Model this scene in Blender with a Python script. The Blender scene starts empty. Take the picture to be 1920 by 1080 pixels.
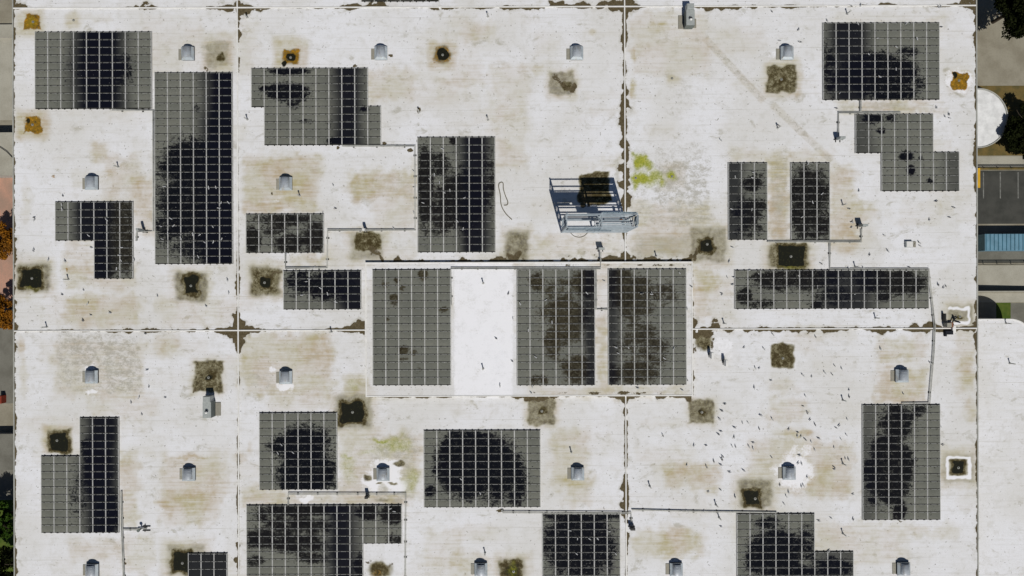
import bpy, math, random
import numpy as np
from mathutils import Vector, Matrix

S = 0.07            # metres per photo pixel on the roof plane
RZ = 9.0            # roof height above the ground
CAMH = 97.0         # camera height above the ground
ANG = math.radians(0.17)
rnd = random.Random(11)
sc = bpy.context.scene
COL = sc.collection

# ------------------------------------------------------------------ camera, sky, sun, exposure
cam_d = bpy.data.cameras.new('camera'); cam = bpy.data.objects.new('camera', cam_d); COL.objects.link(cam)
cam.location = (0, 0, CAMH); cam.rotation_euler = (0, 0, -ANG)
cam_d.sensor_width = 36; cam_d.lens = 36 * (CAMH - RZ) / (1920 * S); cam_d.clip_end = 3000; cam_d.clip_start = 1
sc.camera = cam
SUN_EL = math.radians(56.3); SUN_AZ = math.atan2(22, -80)
world = bpy.data.worlds.new('World'); sc.world = world; world.use_nodes = True
wn = world.node_tree; bg = wn.nodes['Background']; sky = wn.nodes.new('ShaderNodeTexSky')
sky.sky_type = 'NISHITA'; sky.sun_disc = False; sky.sun_elevation = SUN_EL; sky.sun_rotation = SUN_AZ
sky.air_density = 0.75; sky.dust_density = 0.25; sky.ozone_density = 2.0
wn.links.new(sky.outputs[0], bg.inputs[0]); bg.inputs[1].default_value = 0.05
sun_d = bpy.data.lights.new('sun', 'SUN'); sun_d.energy = 4.6; sun_d.angle = math.radians(0.5); sun_d.color = (1, .965, .905)
sun = bpy.data.objects.new('sun', sun_d); COL.objects.link(sun); sun.location = (30, -60, 150)
dv = Vector((math.sin(SUN_AZ) * math.cos(SUN_EL), math.cos(SUN_AZ) * math.cos(SUN_EL), math.sin(SUN_EL)))
sun.rotation_euler = dv.to_track_quat('Z', 'Y').to_euler()
sc.view_settings.view_transform = 'Standard'; sc.view_settings.look = 'None'; sc.view_settings.gamma = 1
sc.view_settings.use_curve_mapping = False
sc.view_settings.exposure = -0.31

# ------------------------------------------------------------------ coordinates
CA, SA = math.cos(ANG), math.sin(ANG)
def W(px, py, z=RZ):
    """where the ray through photo pixel (px,py) meets height z"""
    k = S * (CAMH - z) / (CAMH - RZ)
    x, y = (px - 960) * k, (540 - py) * k
    return Vector((x * CA + y * SA, -x * SA + y * CA, z))
def to_px(X, Y):
    x = X * CA - Y * SA; y = X * SA + Y * CA
    return x / S + 960, 540 - y / S
def XR(px): return (px - 960) * S
def YR(py): return (540 - py) * S

# ------------------------------------------------------------------ mesh builder
class MB:
    def __init__(s): s.v = []; s.f = []; s.m = []; s.sm = []
    def add(s, vs, fs, m=0, smooth=False):
        o = len(s.v); s.v += [tuple(p) for p in vs]
        for f in fs: s.f.append(tuple(i + o for i in f)); s.m.append(m); s.sm.append(smooth)
    def box(s, x0, y0, z0, x1, y1, z1, m=0, bot=True, b=0.0):
        if b > 0:
            p = [(x0, y0, z0), (x1, y0, z0), (x1, y1, z0), (x0, y1, z0),
                 (x0, y0, z1 - b), (x1, y0, z1 - b), (x1, y1, z1 - b), (x0, y1, z1 - b),
                 (x0 + b, y0 + b, z1), (x1 - b, y0 + b, z1), (x1 - b, y1 - b, z1), (x0 + b, y1 - b, z1)]
            f = [(0, 1, 5, 4), (1, 2, 6, 5), (2, 3, 7, 6), (3, 0, 4, 7), (4, 5, 9, 8), (5, 6, 10, 9), (6, 7, 11, 10), (7, 4, 8, 11), (8, 9, 10, 11)]
        else:
            p = [(x0, y0, z0), (x1, y0, z0), (x1, y1, z0), (x0, y1, z0), (x0, y0, z1), (x1, y0, z1), (x1, y1, z1), (x0, y1, z1)]
            f = [(0, 1, 5, 4), (1, 2, 6, 5), (2, 3, 7, 6), (3, 0, 4, 7), (4, 5, 6, 7)]
        if bot: f.append((3, 2, 1, 0))
        s.add(p, f, m)
    def hexa(s, p, m=0):
        s.add(p, [(3, 2, 1, 0), (4, 5, 6, 7), (0, 1, 5, 4), (1, 2, 6, 5), (2, 3, 7, 6), (3, 0, 4, 7)], m)
    def bar(s, a, b, w, h=None, m=0):
        a, b = Vector(a), Vector(b); d = (b - a).normalized(); h = h or w
        up = Vector((0, 0, 1)) if abs(d.z) < .95 else Vector((0, 1, 0))
        r = d.cross(up).normalized() * (w / 2); u = r.cross(d).normalized() * (h / 2)
        s.hexa([a - r - u, a + r - u, a + r + u, a - r + u, b - r - u, b + r - u, b + r + u, b - r + u], m)
    def tube(s, pts, r, n=8, m=0, caps=True):
        pts = [Vector(p) for p in pts]; rings = []
        for i, p in enumerate(pts):
            d = (pts[min(i + 1, len(pts) - 1)] - pts[max(i - 1, 0)]).normalized()
            up = Vector((0, 0, 1)) if abs(d.z) < .9 else Vector((0, 1, 0))
            a = d.cross(up).normalized(); b = a.cross(d)
            rr = r[i] if isinstance(r, (list, tuple)) else r
            rings.append([p + (a * math.cos(t) + b * math.sin(t)) * rr for t in [2 * math.pi * k / n for k in range(n)]])
        vs = [q for R in rings for q in R]; fs = []
        for i in range(len(pts) - 1):
            for k in range(n):
                fs.append((i * n + k, i * n + (k + 1) % n, (i + 1) * n + (k + 1) % n, (i + 1) * n + k))
        s.add(vs, fs, m, True)
        if caps: s.add(rings[0], [tuple(range(n))[::-1]], m); s.add(rings[-1], [tuple(range(n))], m)
    def cyl(s, cx, cy, z0, z1, r0, r1=None, n=24, m=0, cap=True):
        r1 = r0 if r1 is None else r1
        A = [(cx + r0 * math.cos(t), cy + r0 * math.sin(t), z0) for t in [2 * math.pi * k / n for k in range(n)]]
        B = [(cx + r1 * math.cos(t), cy + r1 * math.sin(t), z1) for t in [2 * math.pi * k / n for k in range(n)]]
        s.add(A + B, [(k, (k + 1) % n, n + (k + 1) % n, n + k) for k in range(n)], m, True)
        if cap: s.add(B, [tuple(range(n))], m)
    def mesh(s, name, mats):
        me = bpy.data.meshes.new(name); me.from_pydata(s.v, [], s.f)
        for q in mats: me.materials.append(q)
        me.polygons.foreach_set('material_index', s.m); me.polygons.foreach_set('use_smooth', s.sm); me.update()
        return me
    def obj(s, name, mats, parent=None, loc=(0, 0, 0), rotz=0):
        if not isinstance(mats, (list, tuple)): mats = [mats]
        return link(name, s.mesh(name, mats), parent, loc, rotz)
def link(name, data, parent=None, loc=(0, 0, 0), rotz=0):
    o = bpy.data.objects.new(name, data); COL.objects.link(o); o.location = loc; o.rotation_euler = (0, 0, rotz)
    if parent: o.parent = parent
    return o
def tag(o, label, cat, group=None):
    o['label'] = label; o['category'] = cat
    if group: o['group'] = group
    return o
def thing(name, label, cat, loc=(0, 0, 0), group=None, rotz=0):
    return tag(link(name, None, None, loc, rotz), label, cat, group)
def struct(o, kind='structure'): o['kind'] = kind; return o

# ------------------------------------------------------------------ node helpers
class NT:
    def __init__(s, name):
        s.mat = bpy.data.materials.new(name); s.mat.use_nodes = True; s.t = s.mat.node_tree
        s.b = s.t.nodes['Principled BSDF']
    def n(s, ty, **kw):
        q = s.t.nodes.new(ty)
        for k, v in kw.items(): setattr(q, k, v)
        return q
    def put(s, sock, v):
        if hasattr(v, 'is_output'): s.t.links.new(v, sock)
        elif isinstance(v, (tuple, list)): sock.default_value = tuple(v) + ((1,) if len(v) == 3 and len(sock.default_value) == 4 else ())
        else: sock.default_value = v
    def m(s, op, a, b=0.0, c=None, clamp=False):
        q = s.n('ShaderNodeMath', operation=op, use_clamp=clamp); s.put(q.inputs[0], a); s.put(q.inputs[1], b)
        if c is not None: s.put(q.inputs[2], c)
        return q.outputs[0]
    def ss(s, v, lo, hi, a=0.0, b=1.0):
        q = s.n('ShaderNodeMapRange', interpolation_type='SMOOTHSTEP')
        for i, w in enumerate((v, lo, hi, a, b)): s.put(q.inputs[i], w)
        return q.outputs[0]
    def mix(s, f, a, b):
        q = s.n('ShaderNodeMix', data_type='RGBA'); s.put(q.inputs[0], f); s.put(q.inputs[6], a); s.put(q.inputs[7], b)
        return q.outputs[2]
    def pos(s, scale=(1, 1, 1), off=(0, 0, 0)):
        g = s.n('ShaderNodeNewGeometry'); q = s.n('ShaderNodeMapping'); s.t.links.new(g.outputs['Position'], q.inputs[0])
        q.inputs['Scale'].default_value = scale; q.inputs['Location'].default_value = off
        return q.outputs[0]
    def noise(s, scale, detail=4, rough=.55, vec=None, dist=0.0):
        q = s.n('ShaderNodeTexNoise'); q.inputs['Scale'].default_value = scale; q.inputs['Detail'].default_value = detail
        q.inputs['Roughness'].default_value = rough; q.inputs['Distortion'].default_value = dist
        s.t.links.new(vec if vec is not None else s.pos(), q.inputs['Vector'])
        return q.outputs['Fac']
    def attr(s, name):
        a = s.n('ShaderNodeAttribute', attribute_name=name); q = s.n('ShaderNodeSeparateColor'); s.t.links.new(a.outputs['Color'], q.inputs[0])
        return q.outputs[0], q.outputs[1], q.outputs[2], a.outputs['Alpha']
    def bump(s, h, strength=.3, dist=.02):
        q = s.n('ShaderNodeBump'); q.inputs['Strength'].default_value = strength; q.inputs['Distance'].default_value = dist
        s.put(q.inputs['Height'], h); s.t.links.new(q.outputs[0], s.b.inputs['Normal'])
    def out(s, col, rough=.8, metal=0.0, spec=.3):
        s.put(s.b.inputs['Base Color'], col); s.put(s.b.inputs['Roughness'], rough); s.put(s.b.inputs['Metallic'], metal)
        s.put(s.b.inputs['Specular IOR Level'], spec); return s.mat
def simple(name, c, var=.18, scale=2.0, rough=.7, metal=0.0, spec=.3, c2=None, wear=0.0):
    t = NT(name); n = t.noise(scale, 6, .62); n2 = t.noise(scale * 7, 3)
    c2 = c2 or tuple(x * (1 - 2 * var) for x in c)
    f = t.m('ADD', t.ss(n, .3, .7, 0, .7), t.m('MULTIPLY', n2, .3))
    col = t.mix(f, c, c2)
    if wear:
        rv = t.n('ShaderNodeObjectInfo').outputs['Random']; st = t.noise(1.3, 5, .65, t.pos((2.4, .8, 1)))
        col = t.mix(t.m('MULTIPLY', rv, wear), col, tuple(x * .55 for x in c)); col = t.mix(t.m('MULTIPLY', t.ss(st, .52, .72), wear * 1.4), col, (.26, .215, .15))
    return t.out(col, rough, metal, spec)

# roof membrane: masks come from the stain map below, grain and ragged edges from noise
def roof_material():
    t = NT('roof_membrane')
    tan, grime, mud, black = t.attr('dirt'); moss, rust, white, grey = t.attr('growth')
    big = t.noise(.11, 4, .5); mid = t.noise(.9, 7, .62); fine = t.noise(5.5, 5, .65); grain = t.noise(14, 2, .6)
    streak = t.noise(1.0, 5, .6, t.pos((.22, 3.2, 1)))
    thin = t.noise(1.0, 3, .6, t.pos((.10, 9.0, 1), (3, 5, 0)))
    base = t.mix(t.ss(big, .36, .66), (.69, .695, .72), (.615, .61, .60))
    base = t.mix(t.m('MULTIPLY', t.ss(mid, .48, .74), .40), base, (.46, .445, .40))
    base = t.mix(t.m('MULTIPLY', t.ss(streak, .48, .76), .34), base, (.49, .475, .425))
    base = t.mix(t.m('MULTIPLY', t.ss(thin, .62, .84), .2), base, (.46, .45, .42))
    base = t.mix(t.m('MULTIPLY', t.ss(thin, .36, .18), .3), base, (.76, .76, .77))
    smg = t.noise(.42, 6, .68, t.pos((1, 1.6, 1), (13, 21, 0)), .4); base = t.mix(t.m('MULTIPLY', t.ss(smg, .57, .72), .7), base, (.36, .345, .285))
    # lap seams between the membrane rolls
    g = t.n('ShaderNodeNewGeometry'); sp = t.n('ShaderNodeSeparateXYZ'); t.t.links.new(g.outputs['Position'], sp.inputs[0])
    yy = t.m('ADD', sp.outputs[1], t.m('MULTIPLY', t.m('SUBTRACT', mid, .5), .06))
    fr = t.m('FRACT', t.m('DIVIDE', yy, 2.03)); seam = t.ss(t.m('ABSOLUTE', t.m('SUBTRACT', fr, .5)), .0, .022, 1, 0)
    base = t.mix(t.m('MULTIPLY', seam, t.ss(streak, .40, .66, .14, .75)), base, (.42, .41, .38))
    # small specks of grit
    sp1 = t.noise(3.3, 2, .5, t.pos((1, 1, 1), (7, 3, 0)))
    base = t.mix(t.m('MULTIPLY', t.ss(sp1, .68, .73), .7), base, (.20, .19, .16))
    base = t.mix(t.m('MULTIPLY', t.ss(grain, .48, .72), .30), base, (.40, .39, .345)); base = t.mix(t.m('MULTIPLY', t.ss(fine, .52, .74), .26), base, (.38, .365, .31))
    # dirt layers
    f = t.m('MULTIPLY', t.m('MULTIPLY', tan, t.m('ADD', .15, t.m('MULTIPLY', mid, 1.3))), t.m('ADD', .05, t.m('MULTIPLY', streak, 1.75)), clamp=True)
    c = t.mix(f, base, t.mix(t.ss(t.noise(.22, 3), .4, .6), (.41, .335, .225), (.39, .345, .195)))
    patch = t.noise(1.0, 7, .72, t.pos((.9, 1.5, 1), (2, 8, 0)), .5); gv = t.m('MULTIPLY', grey, t.m('ADD', t.m('MULTIPLY', t.ss(patch, .34, .66), 1.0), t.m('MULTIPLY', t.ss(fine, .4, .7), .45)))
    c = t.mix(t.m('MULTIPLY', t.ss(gv, .2, 1.15), .7), c, t.mix(t.ss(grain, .4, .65), (.25, .235, .185), (.44, .425, .37)))
    w2 = t.ss(t.m('ADD', white, t.m('ADD', t.m('MULTIPLY', t.m('SUBTRACT', mid, .5), 1.3), t.m('MULTIPLY', t.m('SUBTRACT', fine, .5), .9))), .30, .78)
    c = t.mix(t.m('MULTIPLY', w2, .92), c, (.76, .76, .785))
    gn = t.m('ADD', t.m('MULTIPLY', fine, .55), t.m('ADD', t.m('MULTIPLY', grain, .25), t.m('MULTIPLY', t.noise(1.7, 4, .6), .5)))
    gn = t.m('SUBTRACT', gn, t.m('MULTIPLY', t.m('SUBTRACT', grime, .6), .38))
    grr = t.mix(t.ss(gn, .55, .80), t.mix(t.ss(gn, .46, .63), (.045, .033, .010), (.15, .130, .068)), (.33, .31, .225))
    gm = t.m('MULTIPLY', grime, t.m('ADD', .35, t.m('ADD', t.m('MULTIPLY', fine, .9), t.m('MULTIPLY', grain, .7))))
    c = t.mix(t.ss(gm, .12, .95), c, grr)
    rn = t.m('ADD', t.m('MULTIPLY', fine, .6), t.m('MULTIPLY', t.noise(2.3, 4, .65), .5)); ru = t.mix(t.ss(rn, .54, .72), t.mix(t.ss(rn, .40, .52), (.030, .024, .006), (.19, .105, .008)), (.44, .215, .010))
    c = t.mix(t.ss(t.m('ADD', rust, t.m('MULTIPLY', t.m('SUBTRACT', fine, .5), 1.5)), .30, .85), c, ru)
    mo = t.mix(t.ss(fine, .35, .7), (.34, .34, .015), (.17, .21, .008))
    mf = t.m('MULTIPLY', moss, t.m('ADD', .05, t.m('ADD', t.m('MULTIPLY', mid, .9), t.m('MULTIPLY', fine, 1.0))))
    c = t.mix(t.m('MULTIPLY', t.ss(mf, .10, .95), .95), c, mo)
    md = t.ss(t.m('ADD', mud, t.m('ADD', t.m('MULTIPLY', t.m('SUBTRACT', mid, .5), .5), t.m('MULTIPLY', t.m('SUBTRACT', fine, .5), 1.0))), .44, .58)
    c = t.mix(md, c, t.mix(t.ss(fine, .4, .75), (.070, .054, .026), (.135, .108, .062)))
    bk = t.ss(t.m('ADD', black, t.m('MULTIPLY', t.m('SUBTRACT', fine, .5), .9)), .36, .72)
    c = t.mix(bk, c, t.mix(t.ss(fine, .55, .75), (.006, .0065, .0025), (.040, .037, .010)))
    t.bump(t.m('ADD', fine, md), .12, .02)
    return t.out(c, .82, 0, .2)

def panel_material():
    t = NT('panel_glass'); band, blot, brown, pale = t.attr('dust_reflect')
    oi = t.n('ShaderNodeObjectInfo'); rv = oi.outputs['Random']
    def sh(scale, k):
        q = t.n('ShaderNodeVectorMath', operation='ADD'); cx = t.n('ShaderNodeCombineXYZ'); t.put(cx.inputs[2], t.m('MULTIPLY', rv, k)); t.t.links.new(t.pos(scale), q.inputs[0]); t.t.links.new(cx.outputs[0], q.inputs[1]); return q.outputs[0]
    tc = t.n('ShaderNodeTexCoord'); sx = t.n('ShaderNodeSeparateXYZ'); t.t.links.new(tc.outputs['Object'], sx.inputs[0]); ly = t.m('FRACT', t.m('DIVIDE', t.m('ADD', sx.outputs[1], 20 * 14.3 * S), 14.3 * S))
    a = t.noise(.75, 7, .68, sh((1, 1.2, 1), .25), .6); b = t.noise(2.6, 6, .65, sh((1, 1.15, 1), 1.5), .8); d = t.noise(9, 3, .6)
    v = t.m('ADD', blot, t.m('ADD', t.m('MULTIPLY', t.m('SUBTRACT', a, .5), 1.5), t.m('ADD', t.m('MULTIPLY', t.m('SUBTRACT', b, .5), 1.0), t.m('MULTIPLY', t.m('SUBTRACT', d, .5), .35))))
    v = t.m('ADD', v, t.m('MULTIPLY', t.m('SUBTRACT', rv, .5), .10))
    bl = t.m('MULTIPLY', t.ss(v, .36, .66), t.ss(b, .55, .74, 1, .5))
    dust_reflect = t.mix(t.ss(d, .3, .75), (.176, .180, .157), (.128, .131, .112))
    dust_reflect = t.mix(t.m('MULTIPLY', t.ss(a, .4, .7), .35), dust_reflect, (.20, .195, .155))
    dust_reflect = t.mix(t.m('MULTIPLY', rv, .30), dust_reflect, (.105, .11, .095))
    soft = t.noise(.28, 3, .5, t.pos((1, 1, 1), (5, 9, 0))); dust_reflect = t.mix(t.m('MULTIPLY', t.ss(soft, .45, .72), .45), dust_reflect, (.10, .105, .092))
    spot = t.noise(1.15, 5, .7, t.pos((1, 1, 1), (31, 2, 0)), .5); dust_reflect = t.mix(t.m('MULTIPLY', t.ss(spot, .66, .74), .8), dust_reflect, (.018, .017, .012))
    spk = t.m('ADD', t.noise(3.4, 4, .65, sh((1, 1, 1), 3.0)), t.m('ADD', t.m('MULTIPLY', blot, .20), t.m('MULTIPLY', band, .0)))
    bl = t.m('MAXIMUM', bl, t.m('MULTIPLY', t.ss(spk, .63, .70), .92))
    dust_reflect = t.mix(t.ss(ly, .05, .9, 0, .30), dust_reflect, (.085, .088, .072))
    dark = t.mix(brown, (.0055, .006, .0085), t.mix(t.ss(b, .35, .7), (.030, .024, .012), (.10, .09, .055)))
    c = t.mix(bl, dust_reflect, dark)
    c = t.mix(band, c, (.0055, .006, .0105))  # smooth dark sky-reflection bands, painted into the glass colour
    # dust gathered along the lower edges and droppings
    dr = t.noise(5.2, 2, .5, t.pos((1, 1, 1), (11, 4, 0)))
    c = t.mix(t.m('MULTIPLY', t.ss(dr, .735, .77), .55), c, (.42, .42, .40))
    cl = t.m('MAXIMUM', bl, band); rough = t.m('ADD', .07, t.m('MULTIPLY', t.m('SUBTRACT', 1, cl), .8))
    return t.out(c, rough, 0, t.m('MULTIPLY', cl, .14))

M = {}
M['roof'] = roof_material()
M['glass'] = panel_material()
def frame_material():
    t = NT('panel_frame'); band, blot, brown, pale = t.attr('dust_reflect'); n = t.noise(3, 4)
    return t.out(t.mix(t.ss(n, .35, .7), (.43, .435, .42), (.27, .27, .25)), .7, .0, .2)
M['frame'] = frame_material()
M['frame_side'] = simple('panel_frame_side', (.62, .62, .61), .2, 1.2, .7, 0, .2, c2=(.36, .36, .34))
M['frame_low_shade'] = simple('panel_frame_low_shade', (.07, .07, .065), .2, 2, .8, 0, .1)  # lower frame edge painted dark, extending the shade of the row gap
M['rail'] = simple('galvanised_rail', (.42, .42, .40), .2, 3, .6, .1)
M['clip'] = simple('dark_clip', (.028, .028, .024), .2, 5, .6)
M['white'] = simple('white_curb', (.74, .73, .70), .1, 1.2, .7)
M['flash'] = simple('edge_flashing', (.40, .40, .36), .2, .8, .6)
M['wall'] = simple('precast_wall', (.42, .40, .36), .15, .7, .85)
M['galv'] = simple('galvanised_hood', (.55, .59, .63), .12, 2.5, .45, .15, .5, wear=.45)
M['galvside'] = simple('hood_skirt', (.46, .51, .54), .14, 2.5, .5, .15, .5, wear=.45)
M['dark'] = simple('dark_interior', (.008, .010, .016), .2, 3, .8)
M['apron'] = simple('apron_plate', (.33, .315, .26), .15, 4, .75, wear=.6)
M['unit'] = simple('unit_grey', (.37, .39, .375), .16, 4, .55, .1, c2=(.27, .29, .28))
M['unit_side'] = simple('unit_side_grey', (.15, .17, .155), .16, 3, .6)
M['pipe'] = simple('conduit_grey', (.50, .50, .46), .2, 2, .5, .2)
M['steel'] = simple('steel_frame', (.40, .46, .50), .18, 1.5, .5, .3)
M['sheet'] = simple('weathered_sheet', (.27, .36, .43), .2, 1.2, .5, .2)
M['rustbrown'] = simple('rusty_sheet', (.22, .10, .05), .2, 2, .8)
M['cable'] = simple('tan_cable', (.20, .18, .13), .2, 2, .7)
M['blue'] = simple('blue_container', (.15, .29, .38), .15, 1.0, .5, .1)
M['bluerib'] = simple('blue_rib', (.05, .16, .22), .15, 1.0, .5, .1)
M['yellow'] = simple('yellow_paint', (.62, .36, .02), .1, 2, .6)
M['tankwhite'] = simple('tank_lid', (.76, .765, .76), .16, .9, .7)
M['tankwall'] = simple('tank_wall', (.10, .085, .075), .2, 1, .8)
M['bark'] = simple('bark', (.06, .045, .03), .2, 4, .9)
M['red'] = simple('red_paint', (.32, .05, .025), .2, 2, .6)
M['strain'] = simple('drain_strainer', (.30, .30, .27), .2, 6, .6, .3)
M['pvc'] = simple('pvc_pipe', (.48, .48, .45), .15, 3, .5)
M['board'] = simple('block_wall', (.34, .325, .27), .12, 1.5, .85)

# ------------------------------------------------------------------ stain map (numpy value noise)
_T = np.random.RandomState(5).rand(256, 256)
def vn(x, y, s, seed=0):
    x = x / s + seed * 17.31; y = y / s + seed * 9.73
    xi = np.floor(x).astype(int); yi = np.floor(y).astype(int); fx = x - xi; fy = y - yi
    fx = fx * fx * (3 - 2 * fx); fy = fy * fy * (3 - 2 * fy)
    g = lambda i, j: _T[(i + seed * 7) % 256, (j + seed * 13) % 256]
    return (g(xi, yi) * (1 - fx) + g(xi + 1, yi) * fx) * (1 - fy) + (g(xi, yi + 1) * (1 - fx) + g(xi + 1, yi + 1) * fx) * fy
def fbm(x, y, s, seed=0, o=4):
    r = 0; a = .5; t = 0
    for k in range(o): r = r + a * vn(x, y, s / 2 ** k, seed + k); t += a; a *= .5
    return r / t
def sst(x, a, b):
    t = np.clip((x - a) / (b - a), 0, 1); return t * t * (3 - 2 * t)

STEP = 2.0
U0, U1, V0, V1 = 27.0, 1831.0, -60.0, 1140.0
us = np.arange(U0, U1 + .1, STEP); vs_ = np.arange(V0, V1 + .1, STEP)
GU, GV = np.meshgrid(us, vs_)
GX = (GU - 960) * S; GY = (540 - GV) * S
PX, PY = to_px(GX, GY)
WX = (fbm(PX, PY, 14, 1, 3) - .5) * 2; WY = (fbm(PX, PY, 14, 7, 3) - .5) * 2
CH = {k: np.zeros(GU.shape, np.float32) for k in ('tan', 'grime', 'mud', 'black', 'moss', 'rust', 'white', 'grey')}
def window(x0, y0, x1, y1, mg):
    i0 = max(int((y0 - mg - V0) / STEP), 0); i1 = min(int((y1 + mg - V0) / STEP) + 2, GU.shape[0])
    j0 = max(int((x0 - mg - U0) / STEP), 0); j1 = min(int((x1 + mg - U0) / STEP) + 2, GU.shape[1])
    return slice(i0, max(i1, i0)), slice(j0, max(j1, j0))
def put(ch, w, val, mode='max'):
    a = CH[ch][w]
    CH[ch][w] = np.maximum(a, val) if mode == 'max' else (np.clip(a + val, 0, 1) if mode == 'add' else a * (1 - val))
def rect(ch, x0, y0, x1, y1, amp=1., f=6., warp=4., mode='max'):
    w = window(x0, y0, x1, y1, f + warp + 8); x = PX[w] + WX[w] * warp; y = PY[w] + WY[w] * warp
    v = sst(x, x0 - f / 2, x0 + f / 2) * sst(-x, -x1 - f / 2, -x1 + f / 2) * sst(y, y0 - f / 2, y0 + f / 2) * sst(-y, -y1 - f / 2, -y1 + f / 2)
    put(ch, w, v * amp, mode)
def ell(ch, cx, cy, rx, ry, amp=1., f=.6, warp=5., mode='max', rot=0):
    r = max(rx, ry); w = window(cx - r, cy - r, cx + r, cy + r, warp + 8)
    x = PX[w] + WX[w] * warp - cx; y = PY[w] + WY[w] * warp - cy
    if rot: c, s = math.cos(math.radians(rot)), math.sin(math.radians(rot)); x, y = x * c + y * s, -x * s + y * c
    d = np.sqrt((x / rx) ** 2 + (y / ry) ** 2); put(ch, w, sst(1 - d, 0, f) * amp, mode)
def curb(axis, pos, cps, amp=1.3, seed=0, ns=9):
    """mud lying against a curb: cps = [(t, width before, width after)] in photo pixels"""
    t = PY if axis == 'x' else PX; d = (PX if axis == 'x' else PY)
    d = d - (pos(t) if callable(pos) else pos)
    T = [c[0] for c in cps]
    sel = (np.abs(d) < 26) & (t >= T[0]) & (t <= T[-1])
    tt = t[sel]; dd = d[sel]
    nz = fbm(tt, dd * 1.1 + seed * 50, ns + 3, seed + 3, 4) * amp * 2 - .55
    wn_, wp = np.interp(tt, T, [c[1] for c in cps]), np.interp(tt, T, [c[2] for c in cps])
    wd = np.where(dd < 0, wn_, wp) * np.clip(nz * 1.2, 0, 2.2)
    val = np.clip(.5 + (wd - np.abs(dd)) / 4.0, 0, 1) * (wd > .4)
    CH['mud'][sel] = np.maximum(CH['mud'][sel], val)
    CH['grime'][sel] = np.maximum(CH['grime'][sel], np.clip(.5 + (wd * 1.7 - np.abs(dd)) / 12.0, 0, 1) * .42 * (wd > .6))

# broad tints
for a in [(100, 60, 440, 135, .18), (455, 290, 600, 400, .55), (655, 320, 778, 378, .62), (700, 380, 778, 432, .3), (1183, 20, 1330, 140, .30),
          (1000, 440, 1170, 486, .35), (120, 555, 265, 612, .42), (295, 560, 440, 612, .25), (455, 625, 625, 745, .5), (565, 628, 622, 680, .35),
          (290, 625, 330, 662, .4), (1440, 300, 1481, 455, .85), (1366, 280, 1560, 306, .35), (1553, 315, 1605, 470, .5), (1600, 380, 1640, 420, .45),
          (1645, 635, 1738, 678, .5), (1645, 690, 1735, 756, .65), (1440, 712, 1490, 735, .35), (1440, 750, 1512, 790, .4), (1400, 830, 1600, 930, .45),
          (1240, 872, 1300, 912, .5), (1300, 872, 1350, 920, .5), (1030, 805, 1105, 915, .42), (1060, 900, 1110, 950, .35), (460, 915, 545, 950, .6),
          (545, 928, 700, 950, .45), (700, 930, 760, 950, .5), (225, 840, 260, 985, .5), (300, 850, 420, 960, .42), (300, 920, 400, 985, .35),
          (130, 1010, 235, 1050, .35), (230, 1000, 290, 1075, .3), (170, 385, 290, 440, .0), (250, 330, 292, 440, .55), (120, 450, 178, 515, .35),
          (120, 500, 250, 540, .45), (870, 40, 925, 75, .4), (920, 120, 990, 260, .28), (930, 270, 985, 320, .38), (780, 60, 900, 200, .14), (690, 130, 780, 190, .4),
          (1690, 540, 1740, 560, .0), (1790, 560, 1825, 740, .35), (1800, 660, 1829, 720, .45), (1808, 750, 1829, 790, .6), (1700, 985, 1800, 1010, .3),
          (1600, 980, 1700, 1060, .3), (1525, 985, 1600, 1035, .4), (1190, 990, 1320, 1040, .42), (1240, 1000, 1300, 1038, .4), (850, 1040, 930, 1075, .35),
          (790, 990, 870, 1070, .25), (500, 742, 640, 772, .3), (640, 700, 690, 748, .55), (170, 270, 200, 300, .6), (200, 290, 262, 370, .35), (170, 740, 300, 780, .28),
          (100, 640, 270, 745, .4), (1180, 380, 1330, 480, .45), (1300, 500, 1345, 545, .7), (1330, 520, 1380, 620, .2), (1297, 545, 1330, 600, .5),
          (1115, 590, 1140, 740, .75), (1116, 505, 1140, 590, .4), (990, 722, 1290, 742, .5), (1113, 495, 1290, 506, .5), (450, 30, 480, 140, .2), (1560, 20, 1790, 45, .14),
          (1340, 50, 1430, 100, .15), (1570, 190, 1740, 212, .5), (1380, 955, 1480, 990, .2), (1080, 300, 1170, 320, .15), (1260, 640, 1300, 740, .0),
          (600, 460, 780, 495, .25), (545, 478, 612, 500, .5), (1190, 840, 1300, 870, .2), (1200, 785, 1340, 800, .2), (1700, 880, 1760, 975, .0)]:
    if a[4]: rect('tan', a[0], a[1], a[2], a[3], min(a[4] * 1.3, 1), 22, 14, 'add')
for a in [(455, 300, 30, 40, .0), (510, 315, 40, 26, .6), (555, 355, 40, 40, .5), (500, 390, 45, 18, .55), (1605, 440, 50, 45, .3), (1485, 810, 45, 14, .55), (1506, 812, 24, 10, .75),
          (1186, 105, 8, 20, .9), (1187, 168, 8, 26, .95), (40, 648, 12, 24, .8), (50, 380, 14, 60, .25), (44, 700, 12, 60, .3), (1270, 885, 40, 10, .5), (1545, 880, 22, 30, .5), (1530, 905, 26, 14, .5),
          (600, 660, 40, 14, .5), (1008, 130, 20, 12, .4), (1110, 62, 14, 8, .55), (695, 355, 12, 22, .7), (450, 860, 24, 14, .4), (470, 840, 10, 16, .4), (1820, 150, 10, 25, .5), (560, 420, 90, 8, .0),
          (1745, 300, 30, 20, .0), (1240, 50, 20, 14, .5), (1220, 45, 10, 18, .3), (1690, 752, 40, 12, .5), (360, 857, 48, 5, .5), (675, 350, 50, 30, .3), (860, 40, 30, 20, .2)]:
    if a[4]: ell('tan', a[0], a[1], a[2], a[3], min(a[4] * 1.35, 1), .8, 8, 'add')
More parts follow.
